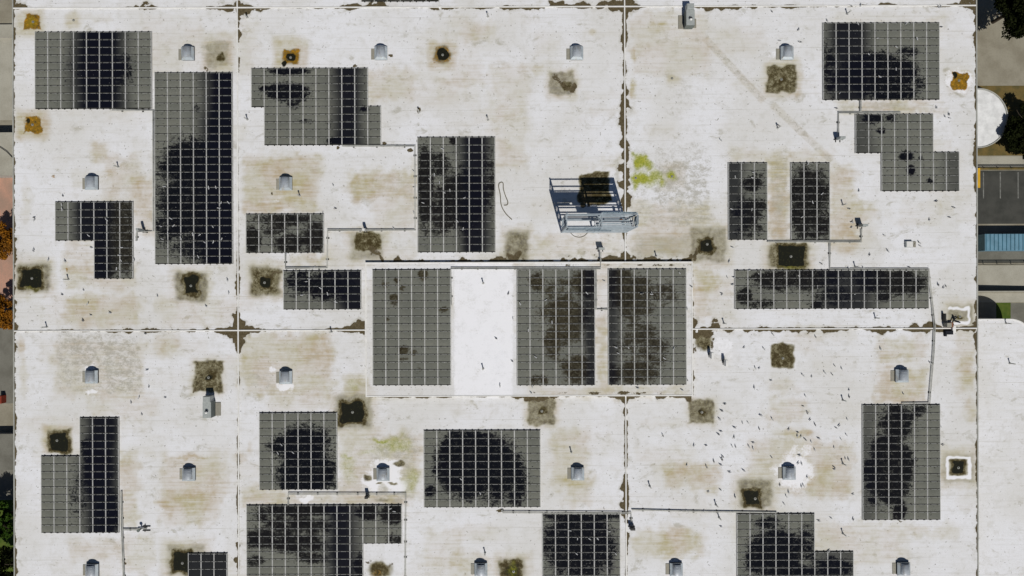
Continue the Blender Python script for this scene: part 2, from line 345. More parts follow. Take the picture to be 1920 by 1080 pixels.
# membrane strips that have weathered a little differently
_r = random.Random(21)
for _ in range(230):
    w_, h_ = _r.uniform(20, 130), _r.choice([12, 14, 28, 29, 29, 44]); x_, y_ = _r.uniform(30, 1800), round(_r.uniform(0, 1080) / 29) * 29 + _r.uniform(-2, 2)
    rect('tan', x_, y_, x_ + w_, y_ + h_, _r.uniform(.06, .22), _r.uniform(5, 22), 8, 'add')
for _ in range(60):
    x_, y_ = _r.uniform(30, 1800), _r.uniform(0, 1080); rect('grey', x_, y_, x_ + _r.uniform(20, 100), y_ + _r.uniform(10, 50), _r.uniform(.12, .3), 18, 14, 'add')
# grey speckled fields
for a in [(105, 622, 262, 738, .75), (125, 640, 200, 680, .4), (200, 640, 262, 735, .5), (1180, 270, 1335, 420, .62), (1230, 300, 1330, 380, .35), (1185, 440, 1300, 490, .55), (1245, 150, 1300, 200, .35), (1250, 90, 1290, 130, .3),
          (650, 325, 775, 378, .5), (190, 290, 270, 380, .45), (470, 600, 690, 748, .35), (465, 290, 600, 400, .4), (700, 130, 790, 200, .3), (1440, 300, 1481, 455, .7), (1575, 192, 1760, 212, .55),
          (610, 435, 690, 490, .3), (1420, 845, 1560, 930, .35), (770, 930, 780, 950, .0), (700, 932, 762, 947, .8), (460, 918, 545, 946, .4), (545, 928, 552, 946, .6), (1240, 640, 1290, 700, .0), (1440, 712, 1490, 735, .5),
          (1255, 395, 1330, 440, .4), (700, 812, 785, 930, .45), (270, 390, 292, 445, .5), (120, 505, 172, 535, .4), (545, 480, 610, 500, .5), (1115, 590, 1140, 740, .35), (890, 440, 945, 480, .15), (1150, 440, 1180, 480, .2), (380, 75, 436, 130, .6)]:
    if a[4]: rect('grey', a[0], a[1], a[2], a[3], a[4], 16, 14, 'add')
# drain sumps: core box, core channel, amp, halo box, halo channel, amp
SUMPS = [((46, 26, 77, 57), 'rust', 1., (30, 18, 84, 68), 'tan', .7), ((134, 34, 142, 42), 'rust', .28, (123, 24, 152, 54), 'tan', .8),
         ((47, 219, 78, 250), 'rust', 1., (30, 207, 92, 262), 'tan', .9), ((388, 82, 428, 128), 'grime', .5, (377, 74, 438, 135), 'tan', .8),
         ((531, 92, 560, 121), 'rust', .85, (513, 70, 577, 130), 'tan', .75), ((812, 87, 844, 118), 'rust', .6, (801, 76, 857, 132), 'tan', .8),
         ((1028, 132, 1079, 178), 'grime', .62, (1024, 127, 1084, 186), 'tan', .6), ((1251, 138, 1272, 157), 'tan', .7, (1249, 136, 1276, 160), 'tan', .5),
         ((1436, 122, 1494, 176), 'grime', .85, (1430, 112, 1503, 184), 'tan', .7), ((1784, 136, 1815, 166), 'rust', 1.1, (1772, 126, 1822, 178), 'tan', .3),
         ((40, 505, 79, 538), 'black', 1., (30, 492, 96, 550), 'grime', .6), ((345, 518, 371, 550), 'black', 1., (326, 508, 390, 567), 'grime', .62),
         ((488, 519, 507, 538), 'black', 1., (469, 499, 527, 555), 'grime', .75), ((664, 436, 718, 470), 'grime', .95, (655, 434, 722, 490), 'grime', .5),
         ((950, 465, 990, 490), 'grime', .6, (945, 432, 993, 490), 'grime', .62), ((1312, 450, 1335, 472), 'black', .95, (1290, 424, 1364, 494), 'grime', .55),
         ((1460, 459, 1506, 500), 'black', 1.1, (1440, 456, 1518, 506), 'grime', .7), ((1446, 645, 1490, 691), 'grime', .95, (1442, 640, 1496, 696), 'white', .5),
         ((362, 676, 420, 736), 'grime', .82, (356, 670, 424, 741), 'tan', .5), ((640, 754, 683, 793), 'black', 1., (626, 738, 700, 806), 'grime', .55),
         ((990, 742, 1042, 798), 'grime', .7, (984, 742, 1048, 802), 'tan', .6), ((1290, 747, 1340, 796), 'grime', .72, (1286, 744, 1345, 800), 'tan', .5),
         ((94, 812, 126, 846), 'black', 1., (78, 797, 134, 852), 'tan', .95), ((326, 1034, 356, 1071), 'black', 1.1, (312, 1019, 388, 1082), 'grime', .5),
         ((1397, 921, 1424, 946), 'black', .85, (1383, 896, 1450, 955), 'grime', .6), ((1786, 866, 1807, 887), 'black', 1., (1764, 848, 1830, 908), 'grime', .45),
         ((1782, 578, 1812, 606), 'grime', .45, (1774, 570, 1826, 611), 'grime', .55), ((944, 1058, 976, 1082), 'black', .55, (932, 1046, 990, 1085), 'grime', .5),
         ((1254, 324, 1268, 338), 'moss', .9, (1245, 315, 1276, 346), 'grime', .3)]
for (x0, y0, x1, y1), ch, amp, (hx0, hy0, hx1, hy1), hch, ham in SUMPS:
    rect(hch, hx0, hy0, hx1, hy1, min(ham * (1.1 if hch == 'grime' else 1), 1), 17, 5)
    if hch == 'grime': rect('tan', hx0 - 9, hy0 - 9, hx1 + 9, hy1 + 9, .55, 22, 6)
    if ch == 'black': rect('grime', x0 - 7, y0 - 7, x1 + 7, y1 + 7, 1.0, 12, 7)
    if ch == 'grime' and hch in ('grime', 'tan'): ell('grime', (x0 + x1) / 2 + 3, (y0 + y1) / 2 + 3, (x1 - x0) * .42, (y1 - y0) * .42, 1.15, .9, 10)
    if ch == 'rust': rect('tan', x0 - 5, y0 - 5, x1 + 5, y1 + 5, .8, 9, 4)
    rect(ch, x0, y0, x1, y1, amp, 7 if ch in ('black', 'rust') else 9, 6 if ch in ('black', 'rust') else 6)
# extra marks of the sumps
for a in [('black', 545, 107, 11, 11, .95, .5, 0), ('black', 533, 120, 6, 9, .8, .5, 0), ('black', 829, 102, 15, 15, 1.0, .5, 0), ('black', 52, 228, 7, 9, .7, .6, 0), ('rust', 1799, 151, 16, 16, .9, .5, 0),
          ('black', 1790, 142, 8, 8, .9, .6, 0), ('mud', 1040, 142, 11, 14, .75, .6, 0), ('mud', 1052, 156, 24, 9, .75, .6, 38), ('mud', 1070, 165, 11, 15, .8, .6, 0), ('mud', 1465, 152, 14, 12, .62, .8, 0),
          ('mud', 1446, 126, 16, 6, .62, .7, 60), ('mud', 384, 127, 9, 7, .7, .7, 40), ('mud', 520, 508, 16, 6, .75, .7, -50), ('mud', 512, 516, 12, 6, .7, .7, -40), ('mud', 700, 470, 26, 15, .75, .7, 45), ('mud', 714, 486, 12, 9, .9, .6, 35), ('mud', 690, 446, 28, 8, .55, .7, 10),
          ('mud', 968, 478, 24, 13, .8, .6, 0), ('mud', 950, 488, 10, 8, .7, .6, -30), ('mud', 985, 488, 10, 8, .7, .6, 30), ('black', 1303, 475, 8, 14, .45, .7, 0), ('mud', 1303, 477, 10, 16, .95, .6, 0), ('black', 1483, 481, 21, 20, 1.2, .5, 0), ('black', 1468, 671, 7, 8, .5, .6, 0),
          ('black', 391, 709, 11, 10, .75, .7, 0), ('mud', 414, 694, 7, 12, .6, .7, 0), ('mud', 369, 732, 9, 5, .65, .7, 0), ('mud', 415, 730, 7, 6, .6, .7, 0), ('mud', 1014, 746, 30, 8, .85, .6, 0), ('black', 1014, 770, 6, 6, .55, .7, 0), ('black', 1313, 771, 10, 8, .6, .7, 0), ('mud', 1300, 760, 12, 10, .6, .7, 40),
          ('mud', 715, 1064, 20, 14, .5, .7, 0), ('grime', 712, 1068, 32, 22, 1.0, .6, 0), ('mud', 692, 1054, 12, 10, .7, .7, 0), ('mud', 730, 1058, 10, 10, .6, .7, 0), ('rust', 705, 1075, 20, 12, .45, .8, 0), ('grime', 1320, 640, 24, 24, .85, .6, 0), ('mud', 1328, 625, 20, 10, .85, .6, 0), ('mud', 1304, 655, 8, 12, .7, .6, 0), ('mud', 1338, 645, 7, 16, .75, .6, 0),
          ('mud', 1102, 372, 20, 26, .9, .6, 0), ('mud', 1118, 332, 32, 12, .55, .6, 0), ('grime', 545, 107, 25, 25, .75, .7, 0), ('grime', 829, 102, 27, 27, .85, .7, 0), ('grime', 404, 108, 30, 28, .55, .6, 0), ('grime', 62, 41, 22, 22, .5, .5, 0), ('grime', 61, 234, 22, 22, .5, .5, 0), ('grime', 1799, 176, 22, 8, .5, .8, 20), ('grime', 1775, 132, 14, 7, .5, .8, -30), ('moss', 1197, 300, 15, 15, 1.15, .7, 0), ('moss', 1208, 306, 18, 9, .9, .7, 30), ('moss', 1200, 334, 16, 16, 1.15, .7, 0), ('moss', 1218, 334, 30, 16, .8, .8, 0), ('moss', 1190, 345, 7, 13, .8, .6, 0), ('moss', 1238, 338, 10, 9, .7, .7, 0), ('black', 1193, 336, 6, 7, .35, .8, 0),
          ('moss', 1260, 331, 11, 11, .9, .6, 0), ('black', 1260, 332, 5, 5, .5, .7, 0), ('moss', 652, 856, 12, 6, .6, .7, 0), ('moss', 658, 890, 18, 26, .35, .7, 0), ('moss', 766, 905, 16, 22, .42, .7, 0), ('rust', 98, 331, 11, 6, .62, .8, 0), ('rust', 126, 506, 5, 6, .75, .8, 0), ('rust', 40, 645, 7, 14, .35, .8, 0),
          ('rust', 110, 832, 22, 22, .4, .4, 0), ('moss', 960, 1070, 12, 12, .6, .8, 0), ('grime', 1798, 594, 14, 12, .6, .7, 0), ('moss', 1798, 594, 12, 11, .25, .7, 0), ('rust', 62, 41, 16, 16, .6, .5, 0), ('moss', 62, 42, 15, 15, .38, .8, 0), ('moss', 60, 540, 22, 8, .3, .7, 0), ('moss', 1482, 503, 30, 8, .35, .7, 0),
          ('mud', 785, 206, 5, 6, .9, .5, 0), ('mud', 634, 276, 5, 5, .95, .5, 0), ('mud', 720, 269, 6, 5, .8, .5, 0), ('mud', 784, 260, 6, 6, .9, .5, 0), ('mud', 770, 280, 6, 5, .85, .5, 0), ('mud', 666, 123, 6, 5, .8, .5, 0), ('mud', 936, 956, 8, 6, .9, .5, 0), ('mud', 847, 584, 5, 5, .8, .5, 0), ('mud', 1128, 582, 10, 3, .9, .5, 0), ('mud', 732, 106, 4, 5, .8, .5, 0),
          ('mud', 445, 1023, 5, 8, .9, .6, 0), ('mud', 444, 1052, 5, 8, .8, .6, 0), ('mud', 237, 1055, 4, 5, .8, .5, 0), ('mud', 511, 362, 4, 3, .8, .5, 0), ('mud', 1606, 860, 5, 12, .35, .8, 0), ('black', 600, 945, 10, 5, .5, .7, 0), ('mud', 420, 690, 4, 6, .4, .8, 0), ('mud', 1688, 977, 10, 3, .8, .6, 0)]:
    g = 1.75 if a[0] == 'moss' else 1.0; soft = a[0] == 'mud' and a[3] >= 7
    ell(a[0], a[1], a[2], a[3] * g, a[4] * g, a[5] * (.8 if soft else 1), .95 if a[0] == 'moss' else a[6], 10 if soft or a[0] == 'moss' else 5, 'max', a[7])
rect('tan', 640, 812, 788, 935, .55, 26, 14, 'add'); rect('grey', 640, 812, 788, 935, .35, 26, 14, 'add')
for a in [(742, 834, 62, 34, .55), (716, 826, 32, 13, .75), (655, 878, 34, 60, .42), (772, 900, 28, 48, .48), (690, 848, 44, 14, .4), (665, 722, 26, 24, .35)]: ell('moss', a[0], a[1], a[2], a[3], a[4], .9, 10)
rect('grime', 1085, 323, 1144, 382, 1.0, 8, 7); rect('grime', 1188, 440, 1296, 488, .38, 16, 10); rect('grime', 640, 718, 690, 748, .35, 20, 12); rect('grime', 690, 744, 790, 752, .3, 8, 8)
for a in [(405, 105, 30, 28, .42), (1300, 440, 30, 24, .3), (750, 460, 20, 20, .2), (1482, 510, 60, 6, .5), (670, 428, 20, 8, .4), (1555, 215, 10, 10, .2), (1660, 200, 80, 9, .38), (1460, 380, 16, 76, .34), (120, 800, 30, 10, .2), (510, 345, 30, 46, .22), (540, 380, 46, 20, .22), (1322, 560, 20, 50, .14), (150, 660, 60, 30, .2), (720, 935, 34, 8, .6), (565, 945, 14, 6, .4), (1130, 660, 10, 70, .2), (1680, 742, 50, 12, .25), (350, 990, 50, 20, .16), (1050, 755, 20, 10, .4)]: ell('grime', a[0], a[1], a[2], a[3], a[4], .9, 12)
# fresh white coating round vents and drains
for a in [(722, 888, 52, 42, .9), (700, 905, 34, 22, .9), (742, 908, 32, 22, .9), (735, 872, 30, 16, .8), (1485, 885, 56, 50, .9), (1500, 845, 40, 20, .6), (172, 690, 20, 14, .75), (172, 735, 20, 8, .7), (535, 725, 24, 14, .9), (512, 692, 9, 12, .75), (573, 935, 26, 9, .9),
          (1462, 100, 34, 22, .5), (1800, 152, 42, 34, .85), (1360, 650, 34, 32, .6), (1470, 668, 34, 34, .45), (520, 372, 20, 10, .4), (1455, 128, 14, 14, .6)]:
    ell('white', a[0], a[1], a[2], a[3], a[4], .7, 8)
for a in [(1776, 856, 1820, 861), (1776, 893, 1820, 899), (1773, 856, 1778, 898), (1815, 856, 1821, 898), (1776, 576, 1816, 580), (1776, 604, 1814, 609), (1813, 578, 1817, 607)]:
    rect('grime', *a, .8, 4, 4, 'sub'); rect('tan', *a, .8, 4, 4, 'sub'); rect('white', *a, 1.2, 3, 4)
for a in [(748, 870, 14, 8), (690, 898, 10, 10), (735, 908, 14, 4), (712, 908, 10, 3)]: ell('grime', a[0], a[1], a[2], a[3], .8, .6, 6)
# old walkway strip: straight run, then diagonal
rect('grey', 1318, -50, 1330, 72, .42, 2, .5)
def strip(x0, y0, x1, y1, hw, amp):
    dx, dy = x1 - x0, y1 - y0; L = math.hypot(dx, dy)
    w = window(min(x0, x1), min(y0, y1), max(x0, x1), max(y0, y1), 15)
    t = ((PX[w] - x0) * dx + (PY[w] - y0) * dy) / L; d = np.abs((PX[w] - x0) * dy - (PY[w] - y0) * dx) / L
    CH['tan'][w] = np.clip(CH['tan'][w] + .55 * amp * sst(-d, -hw - 1, -hw + 1) * sst(t, -2, 2) * sst(-t, -L - 2, -L + 2), 0, 1); CH['grey'][w] = np.clip(CH['grey'][w] + 1.3 * amp * sst(-d, -hw - 1, -hw + 1) * sst(t, -2, 2) * sst(-t, -L - 2, -L + 2), 0, 1)
strip(1322, 72, 1432, 190, 7, .55); strip(1448, 196, 1560, 302, 7, .5); strip(1560, 302, 1600, 340, 7, .25); strip(1660, 395, 1728, 465, 8, .14)
# mud against curbs and edges
hl = lambda y0: (lambda t: y0 - (t - 960) * .0030)
curb('y', hl(13.0), [(26, 7, 2), (48, 5, 0), (60, 0, 0), (225, 0, 0), (250, 4, 0), (268, 8, 4), (285, 6, 3), (300, 0, 0), (410, 3, 3), (440, 9, 6), (455, 9, 9), (480, 3, 8), (500, 0, 5), (510, 0, 0), (630, 1, 3), (655, 10, 5), (668, 8, 2), (680, 3, 0), (715, 9, 0), (735, 0, 0), (805, 0, 2), (825, 0, 9), (845, 0, 12), (860, 0, 2), (925, 0, 3), (950, 4, 5), (975, 2, 3), (1000, 0, 8), (1020, 1, 8), (1030, 8, 0), (1070, 7, 3), (1120, 5, 4), (1160, 10, 6), (1175, 14, 9), (1200, 2, 3), (1220, 0, 0), (1300, 0, 2), (1320, 0, 8), (1350, 0, 6), (1370, 2, 4), (1440, 2, 3), (1560, 2, 3), (1600, 0, 1), (1640, 5, 1), (1690, 4, 0), (1700, 1, 0), (1770, 0, 3), (1790, 6, 1), (1815, 12, 4), (1831, 14, 8)], seed=1)
curb('x', lambda t: 446.6 + (540 - t) * -.003 * .5, [(0, 5, 6), (13, 7, 14), (26, 2, 9), (40, 1, 4), (48, 1, 11), (62, 1, 8), (75, 0, 3), (130, 0, 4), (150, 0, 1), (340, 1, 1), (480, 2, 2), (520, 4, 4), (545, 5, 2), (585, 8, 4), (600, 8, 8), (619, 12, 12), (640, 6, 8), (655, 4, 4), (680, 2, 3), (760, 1, 1), (820, 3, 1), (870, 2, 2), (900, 2, 2), (950, 4, 1), (990, 1, 1), (1015, 4, 1), (1080, 2, 2)], seed=2)
curb('y', hl(618.0), [(27, 5, 7), (45, 3, 3), (60, 1, 2), (100, 2, 1), (260, 3, 4), (330, 3, 3), (380, 3, 3), (410, 7, 5), (430, 9, 9), (450, 13, 13), (470, 8, 6), (490, 3, 3), (520, 2, 1), (610, 2, 1), (630, 5, 1), (655, 5, 5), (675, 13, 10), (684, 16, 14)], seed=3)
curb('y', hl(618.0), [(1298, 16, 14), (1312, 8, 12), (1325, 4, 9), (1336, 12, 10), (1345, 12, 6), (1352, 2, 5), (1380, 3, 7), (1400, 2, 6), (1440, 3, 5), (1500, 3, 6), (1560, 3, 6), (1620, 3, 4), (1660, 3, 8), (1700, 5, 6), (1725, 10, 9), (1750, 9, 8), (1765, 5, 7), (1800, 3, 4), (1820, 4, 4), (1831, 9, 9)], seed=4)
curb('x', lambda t: 1172.5 + (t - 540) * .003, [(0, 4, 5), (13, 5, 8), (28, 3, 5), (45, 3, 4), (80, 5, 5), (105, 2, 1), (128, 3, 5), (150, 2, 2), (172, 6, 5), (200, 6, 7), (230, 7, 5), (255, 4, 5), (280, 7, 6), (300, 8, 8), (350, 8, 7), (385, 7, 6), (405, 1, 1), (450, 3, 4), (470, 7, 7), (490, 9, 8), (492, 9, 8)], 1.35, seed=5, ns=8)
curb('x', lambda t: 1172.5 + (t - 540) * .003, [(742, 10, 6), (765, 5, 3), (800, 3, 3), (860, 3, 3), (900, 4, 3), (925, 8, 4), (945, 12, 6), (958, 4, 4), (962, 10, 9), (985, 2, 6), (1020, 1, 4), (1080, 2, 2), (1120, 2, 2)], 1.2, seed=6, ns=8)
curb('x', lambda t: 1831.5 + (t - 540) * .003, [(-50, 8, 0), (15, 9, 0), (25, 7, 0), (50, 9, 0), (62, 7, 0), (75, 8, 0), (90, 6, 0), (110, 5, 0), (125, 8, 0), (150, 4, 0), (230, 4, 0), (260, 8, 0), (300, 8, 0), (350, 6, 0), (380, 3, 0), (440, 5, 0), (480, 4, 0), (560, 5, 0), (600, 9, 0), (640, 9, 0), (660, 6, 0), (700, 3, 0), (780, 3, 0), (860, 5, 0), (900, 4, 0), (1000, 4, 0), (1140, 4, 0)], .95, seed=8)
curb('x', lambda t: 26.5 + (t - 540) * .003, [(-50, 0, 6), (12, 0, 10), (20, 0, 4), (60, 0, 5), (180, 0, 4), (260, 0, 3), (320, 0, 5), (400, 0, 3), (480, 0, 7), (560, 0, 7), (612, 0, 9), (640, 0, 7), (700, 0, 4), (780, 0, 5), (900, 0, 4), (1000, 0, 4), (1060, 0, 5), (1140, 0, 4)], .95, seed=9)
curb('y', hl(491.5), [(720, 4, 0), (745, 9, 0), (760, 5, 0), (795, 9, 0), (815, 6, 0), (855, 3, 0), (870, 10, 0), (885, 8, 0), (915, 5, 0), (935, 10, 0), (945, 6, 0), (1000, 3, 0), (1040, 6, 0), (1070, 9, 0), (1110, 12, 0), (1145, 10, 0), (1175, 16, 0), (1200, 9, 0), (1260, 9, 0), (1297, 12, 0)], 1.15, seed=10)
curb('y', hl(742.5), [(690, 0, 2), (760, 0, 3), (800, 0, 3), (900, 0, 2), (975, 0, 5), (985, 0, 10), (1040, 0, 10), (1050, 0, 2), (1140, 0, 3), (1165, 0, 7), (1200, 0, 4), (1280, 0, 7), (1297, 0, 9)], 1.15, seed=11)
curb('x', lambda t: 1297 + (t - 540) * .003, [(495, 0, 3), (560, 0, 2), (585, 0, 5), (612, 0, 9), (660, 0, 6), (690, 0, 1), (710, 0, 6), (730, 0, 4), (742, 0, 6)], 1.15, seed=12)

# ------------------------------------------------------------------ the warehouse
bld = thing('warehouse', 'large white warehouse roof with rows of solar panels, filling the whole view', 'building')
def build_roof():
    ny, nx = GU.shape
    me = bpy.data.meshes.new('roof'); nv = nx * ny; nf = (nx - 1) * (ny - 1)
    co = np.empty((nv, 3), np.float32); co[:, 0] = GX.ravel(); co[:, 1] = GY.ravel(); co[:, 2] = RZ
    me.vertices.add(nv); me.vertices.foreach_set('co', co.ravel())
    idx = np.arange(nv).reshape(ny, nx)
    q = np.stack([idx[1:, :-1], idx[1:, 1:], idx[:-1, 1:], idx[:-1, :-1]], -1).reshape(-1, 4)
    me.loops.add(nf * 4); me.loops.foreach_set('vertex_index', q.ravel().astype(np.int32))
    me.polygons.add(nf); me.polygons.foreach_set('loop_start', np.arange(0, nf * 4, 4, dtype=np.int32))
    me.update(calc_edges=True)
    for nm, chs in (('dirt', ('tan', 'grime', 'mud', 'black')), ('growth', ('moss', 'rust', 'white', 'grey'))):
        at = me.attributes.new(nm, 'FLOAT_COLOR', 'POINT')
        at.data.foreach_set('color', np.stack([CH[c].ravel() for c in chs], -1).astype(np.float32).ravel())
    me.materials.append(M['roof'])
    return link('roof', me, bld)
build_roof()
xl, xr, yt, yb = XR(27), XR(1831), YR(-60), YR(1140)
b = MB(); b.box(xl, yb, 0, xr, yt, RZ - .02, 0, False); b.obj('wall', M['wall'], bld)
b = MB(); b.box(xr + .002, yb, RZ - .5, xr + .16, yt, RZ + .06, 0); b.obj('edge_flashing', M['flash'], bld)
b = MB(); b.box(xl - .16, yb, RZ - .5, xl - .002, yt, RZ + .06, 0); b.obj('edge_flashing', M['flash'], bld)
def curbline(x0, y0, x1, y1, w=.17, h=.10):
    b = MB(); b.box(min(x0, x1) - (w / 2 if x0 == x1 else 0), min(y0, y1) - (w / 2 if y0 == y1 else 0), RZ + .001, max(x0, x1) + (w / 2 if x0 == x1 else 0), max(y0, y1) + (w / 2 if y0 == y1 else 0), RZ + h, 0, False, .02)
    b.obj('expansion_curb', M['white'], bld)
yA, yB, yC1, yC2 = YR(13.0), YR(618.0), YR(491.5), YR(742.5)
xA, xB, xP0, xP1 = XR(446.6), XR(1172.5), XR(686.5), XR(1297)
g_ = .078
for (a, c) in ((xl, xA - g_), (xA + g_, xB - g_), (xB + g_, xr)): curbline(a, yA, c, yA)
curbline(xl, yB, xA - g_, yB); curbline(xA + g_, yB, xP0 - .01, yB); curbline(xP1 + .01, yB, xr, yB)
curbline(xA, yb, xA, yt); curbline(xB, yC1 + .01, xB, yt); curbline(xB, yb, xB, yC2 - .01)
# raised roof in the middle (its own stain map, parapet lip)
PH = .45
def raised():
    us = np.arange(xP0, xP1 + .001, .16); vv = np.arange(yC2, yC1 + .001, .16)
    us = np.linspace(xP0 + .16, xP1 - .16, len(us)); vv = np.linspace(yC2 + .16, yC1 - .16, len(vv))
    X, Y = np.meshgrid(us, vv); px, py = to_px(X, Y); px = px.ravel(); py = py.ravel(); n = len(px)
    j = np.clip(((px - U0) / STEP).round().astype(int), 0, GU.shape[1] - 1); i = np.clip(((py - V0) / STEP).round().astype(int), 0, GU.shape[0] - 1)
    def pick(c): return CH[c][i, j]
    mud = pick('mud') * 0; mud = np.maximum(mud, np.clip(.5 + (4 * fbm(px, py, 12, 4) - 2.2 - np.abs(py - 497) * .4) / 3, 0, .7) * (px > 1060) * (py < 506))
    mud = np.maximum(mud, np.clip(.5 + (6 * fbm(px, py, 14, 9) - 3.0 - np.abs(py - 736) * .5) / 4, 0, .75) * (px > 1000) * (px < 1240))
    dirt = np.stack([pick('tan') * .8, np.zeros(n), mud, np.zeros(n)], -1); gro = np.stack([np.zeros(n), np.zeros(n), np.maximum(pick('white'), .72 * sst(px, 846, 856) * sst(-px, -968, -958)), pick('grey') * .6], -1)
    nx, ny = len(us), len(vv); v = np.stack([X.ravel(), Y.ravel(), np.full(n, RZ + PH)], -1)
    idx = np.arange(n).reshape(ny, nx); q = np.stack([idx[:-1, :-1], idx[:-1, 1:], idx[1:, 1:], idx[1:, :-1]], -1).reshape(-1, 4)
    me = bpy.data.meshes.new('raised_roof'); me.from_pydata(v.tolist(), [], q.tolist())
    for nm, a in (('dirt', dirt), ('growth', gro)): me.attributes.new(nm, 'FLOAT_COLOR', 'POINT').data.foreach_set('color', a.astype(np.float32).ravel())
    me.materials.append(M['roof']); o = link('raised_roof', me, bld)
    b = MB()
    for r in ((xP0, yC2, xP1, yC2 + .16), (xP0, yC1 - .16, xP1, yC1), (xP0, yC2 + .16, xP0 + .16, yC1 - .16), (xP1 - .16, yC2 + .16, xP1, yC1 - .16)):
        b.box(r[0], r[1], RZ + .001, r[2], r[3], RZ + PH + .05, 0, False)
    b.obj('parapet', M['white'], o)
raised()

# ------------------------------------------------------------------ solar arrays
PW, PHT = 24.2 * S, 14.3 * S
GNX, GNY = 7, 5
def panel_template():
    w, h = PW - .03, PHT - .085; fx, ft, fb = .045, .034, .018; zt = .045
    o = [(0, 0), (w, 0), (w, h), (0, h)]; i = [(fx, fb), (w - fx, fb), (w - fx, h - ft), (fx, h - ft)]
    v = [(x, y, zt) for x, y in o] + [(x, y, zt) for x, y in i] + [(x, y, 0) for x, y in o]
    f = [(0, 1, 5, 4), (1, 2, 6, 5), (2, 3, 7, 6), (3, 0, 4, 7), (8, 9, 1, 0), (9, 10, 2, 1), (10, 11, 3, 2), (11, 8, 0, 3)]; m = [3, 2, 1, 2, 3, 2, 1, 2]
    k = len(v)
    for b_ in range(GNY):
        for a_ in range(GNX):
            v.append((fx + (w - 2 * fx) * a_ / (GNX - 1), fb + (h - fb - ft) * b_ / (GNY - 1), zt - .008))
    for b_ in range(GNY - 1):
        for a_ in range(GNX - 1):
            q = k + b_ * GNX + a_; f.append((q, q + 1, q + GNX + 1, q + GNX)); m.append(0)
    return np.array(v), f, m
PV, PF, PM = panel_template()
def panel_mesh(offs, dustfn, lift):
    """one mesh of the panels whose lower left corners are offs (world), local to the first array origin"""
    V = []; F = []; Mi = []
    for (ox, oy) in offs:
        k = len(V) * len(PV); V.append(PV + np.array([ox, oy, 0])); F += [tuple(i + k for i in f) for f in PF]; Mi += PM
    V = np.concatenate(V)
    me = bpy.data.meshes.new('solar_panel'); me.from_pydata(V.tolist(), [], F)
    me.materials.append(M['glass']); me.materials.append(M['frame']); me.materials.append(M['frame_side']); me.materials.append(M['frame_low_shade']); me.polygons.foreach_set('material_index', Mi)
    return me, V
def dust_reflect_of(X, Y, reflect_bands, blots, brown):
    px, py = to_px(X, Y)
    bd = np.zeros(len(px))
    for (c, core, fade, amp) in reflect_bands:  # painted reflection bands, separate from the soiling blotches
        d = np.abs(px + (fbm(px, py, 40, 3, 2) - .5) * 14 - c); bd = np.maximum(bd, sst(-d, -core - fade * 1.25, -core) * amp)
    bl = np.zeros(len(px))
    for (cx, cy, rx, ry, amp) in blots:
        d = np.sqrt(((px - cx) / rx) ** 2 + ((py - cy) / ry) ** 2); bl = np.maximum(bl, np.clip(1.6 - d * 1.1, 0, 1) * (amp + .1 * (amp > .4)))
    return np.stack([bd, bl, np.full(len(px), brown), np.zeros(len(px))], -1).astype(np.float32)
ARR = {}
def array(key, label, blocks, reflect_bands=(), blots=(), brown=0.0, z=RZ):
    """blocks = [(px left, py top, columns, rows)]"""
    x0, y0 = blocks[0][0], blocks[0][1]; o = W(x0, y0, z); lift = .16
    root = thing('solar_array', label, 'solar array', o, 'rooftop solar arrays'); ARR[key] = root
    offs = []; rk = MB(); cl = MB(); occ = set()
    for (bx, by, nc, nr) in blocks:
        c0 = round((bx - x0) / 24.2); r0 = round((by - y0) / 14.3)
        occ |= {(c0 + c, r0 + r) for c in range(nc) for r in range(nr)}
    cells = sorted(occ, key=lambda t: (t[1], t[0]))
    for (c, r) in cells: offs.append((c * PW + .015, -(r + 1) * PHT + .0425))
    cols = sorted({c for c, r in occ}); rows = sorted({r for c, r in occ})
    for c in range(cols[0], cols[-1] + 2):                       # rails under the column gaps
        rr = [r for r in rows if (c, r) in occ or (c - 1, r) in occ]
        if rr: rk.box(c * PW - .05, -(max(rr) + 1) * PHT - .06, .02, c * PW + .05, -min(rr) * PHT + .06, lift - .02, 0)
    for r in range(rows[0], rows[-1] + 2):                       # dark clamps and feet along every row gap
        for c in cols:
            if (c, r) in occ or (c, r - 1) in occ:
                y = -r * PHT
                edge = not ((c, r) in occ and (c, r - 1) in occ)
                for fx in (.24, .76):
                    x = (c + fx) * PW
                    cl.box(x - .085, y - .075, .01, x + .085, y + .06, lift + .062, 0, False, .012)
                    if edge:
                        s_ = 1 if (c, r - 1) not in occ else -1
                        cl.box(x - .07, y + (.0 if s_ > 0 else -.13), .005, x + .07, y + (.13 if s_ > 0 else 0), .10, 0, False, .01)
                cl.box(c * PW + .03, y - .05, .02, (c + 1) * PW - .03, y + .05, .12, 0, False)  # dark strip filling the row gap, painting in its shade
    rk.obj('mounting_rail', M['rail'], root); cl.obj('clamps_gap_shade', M['clip'], root)['kind'] = 'stuff'
    ind = offs if len(offs) <= 100 else offs[-100:] if False else offs[:100]; rest = offs[len(ind):]
    for k, grp in enumerate([[q] for q in ind] + ([rest] if rest else [])):
        me, V = panel_mesh([(0, 0)] if len(grp) == 1 else [(q[0] - grp[0][0], q[1] - grp[0][1]) for q in grp], None, lift)
        d = dust_reflect_of(V[:, 0] + grp[0][0] + o.x, V[:, 1] + grp[0][1] + o.y, reflect_bands, blots, brown)
        me.attributes.new('dust_reflect', 'FLOAT_COLOR', 'POINT').data.foreach_set('color', d.ravel())
        p = link('solar_panel' if len(grp) == 1 else 'solar_panels', me, root, (grp[0][0], grp[0][1], lift))
        if len(grp) > 1: p['kind'] = 'stuff'
        elif key != 'strip': p.rotation_euler = (rnd.gauss(0, .004), rnd.gauss(0, .004), 0)
ZP = RZ + PH
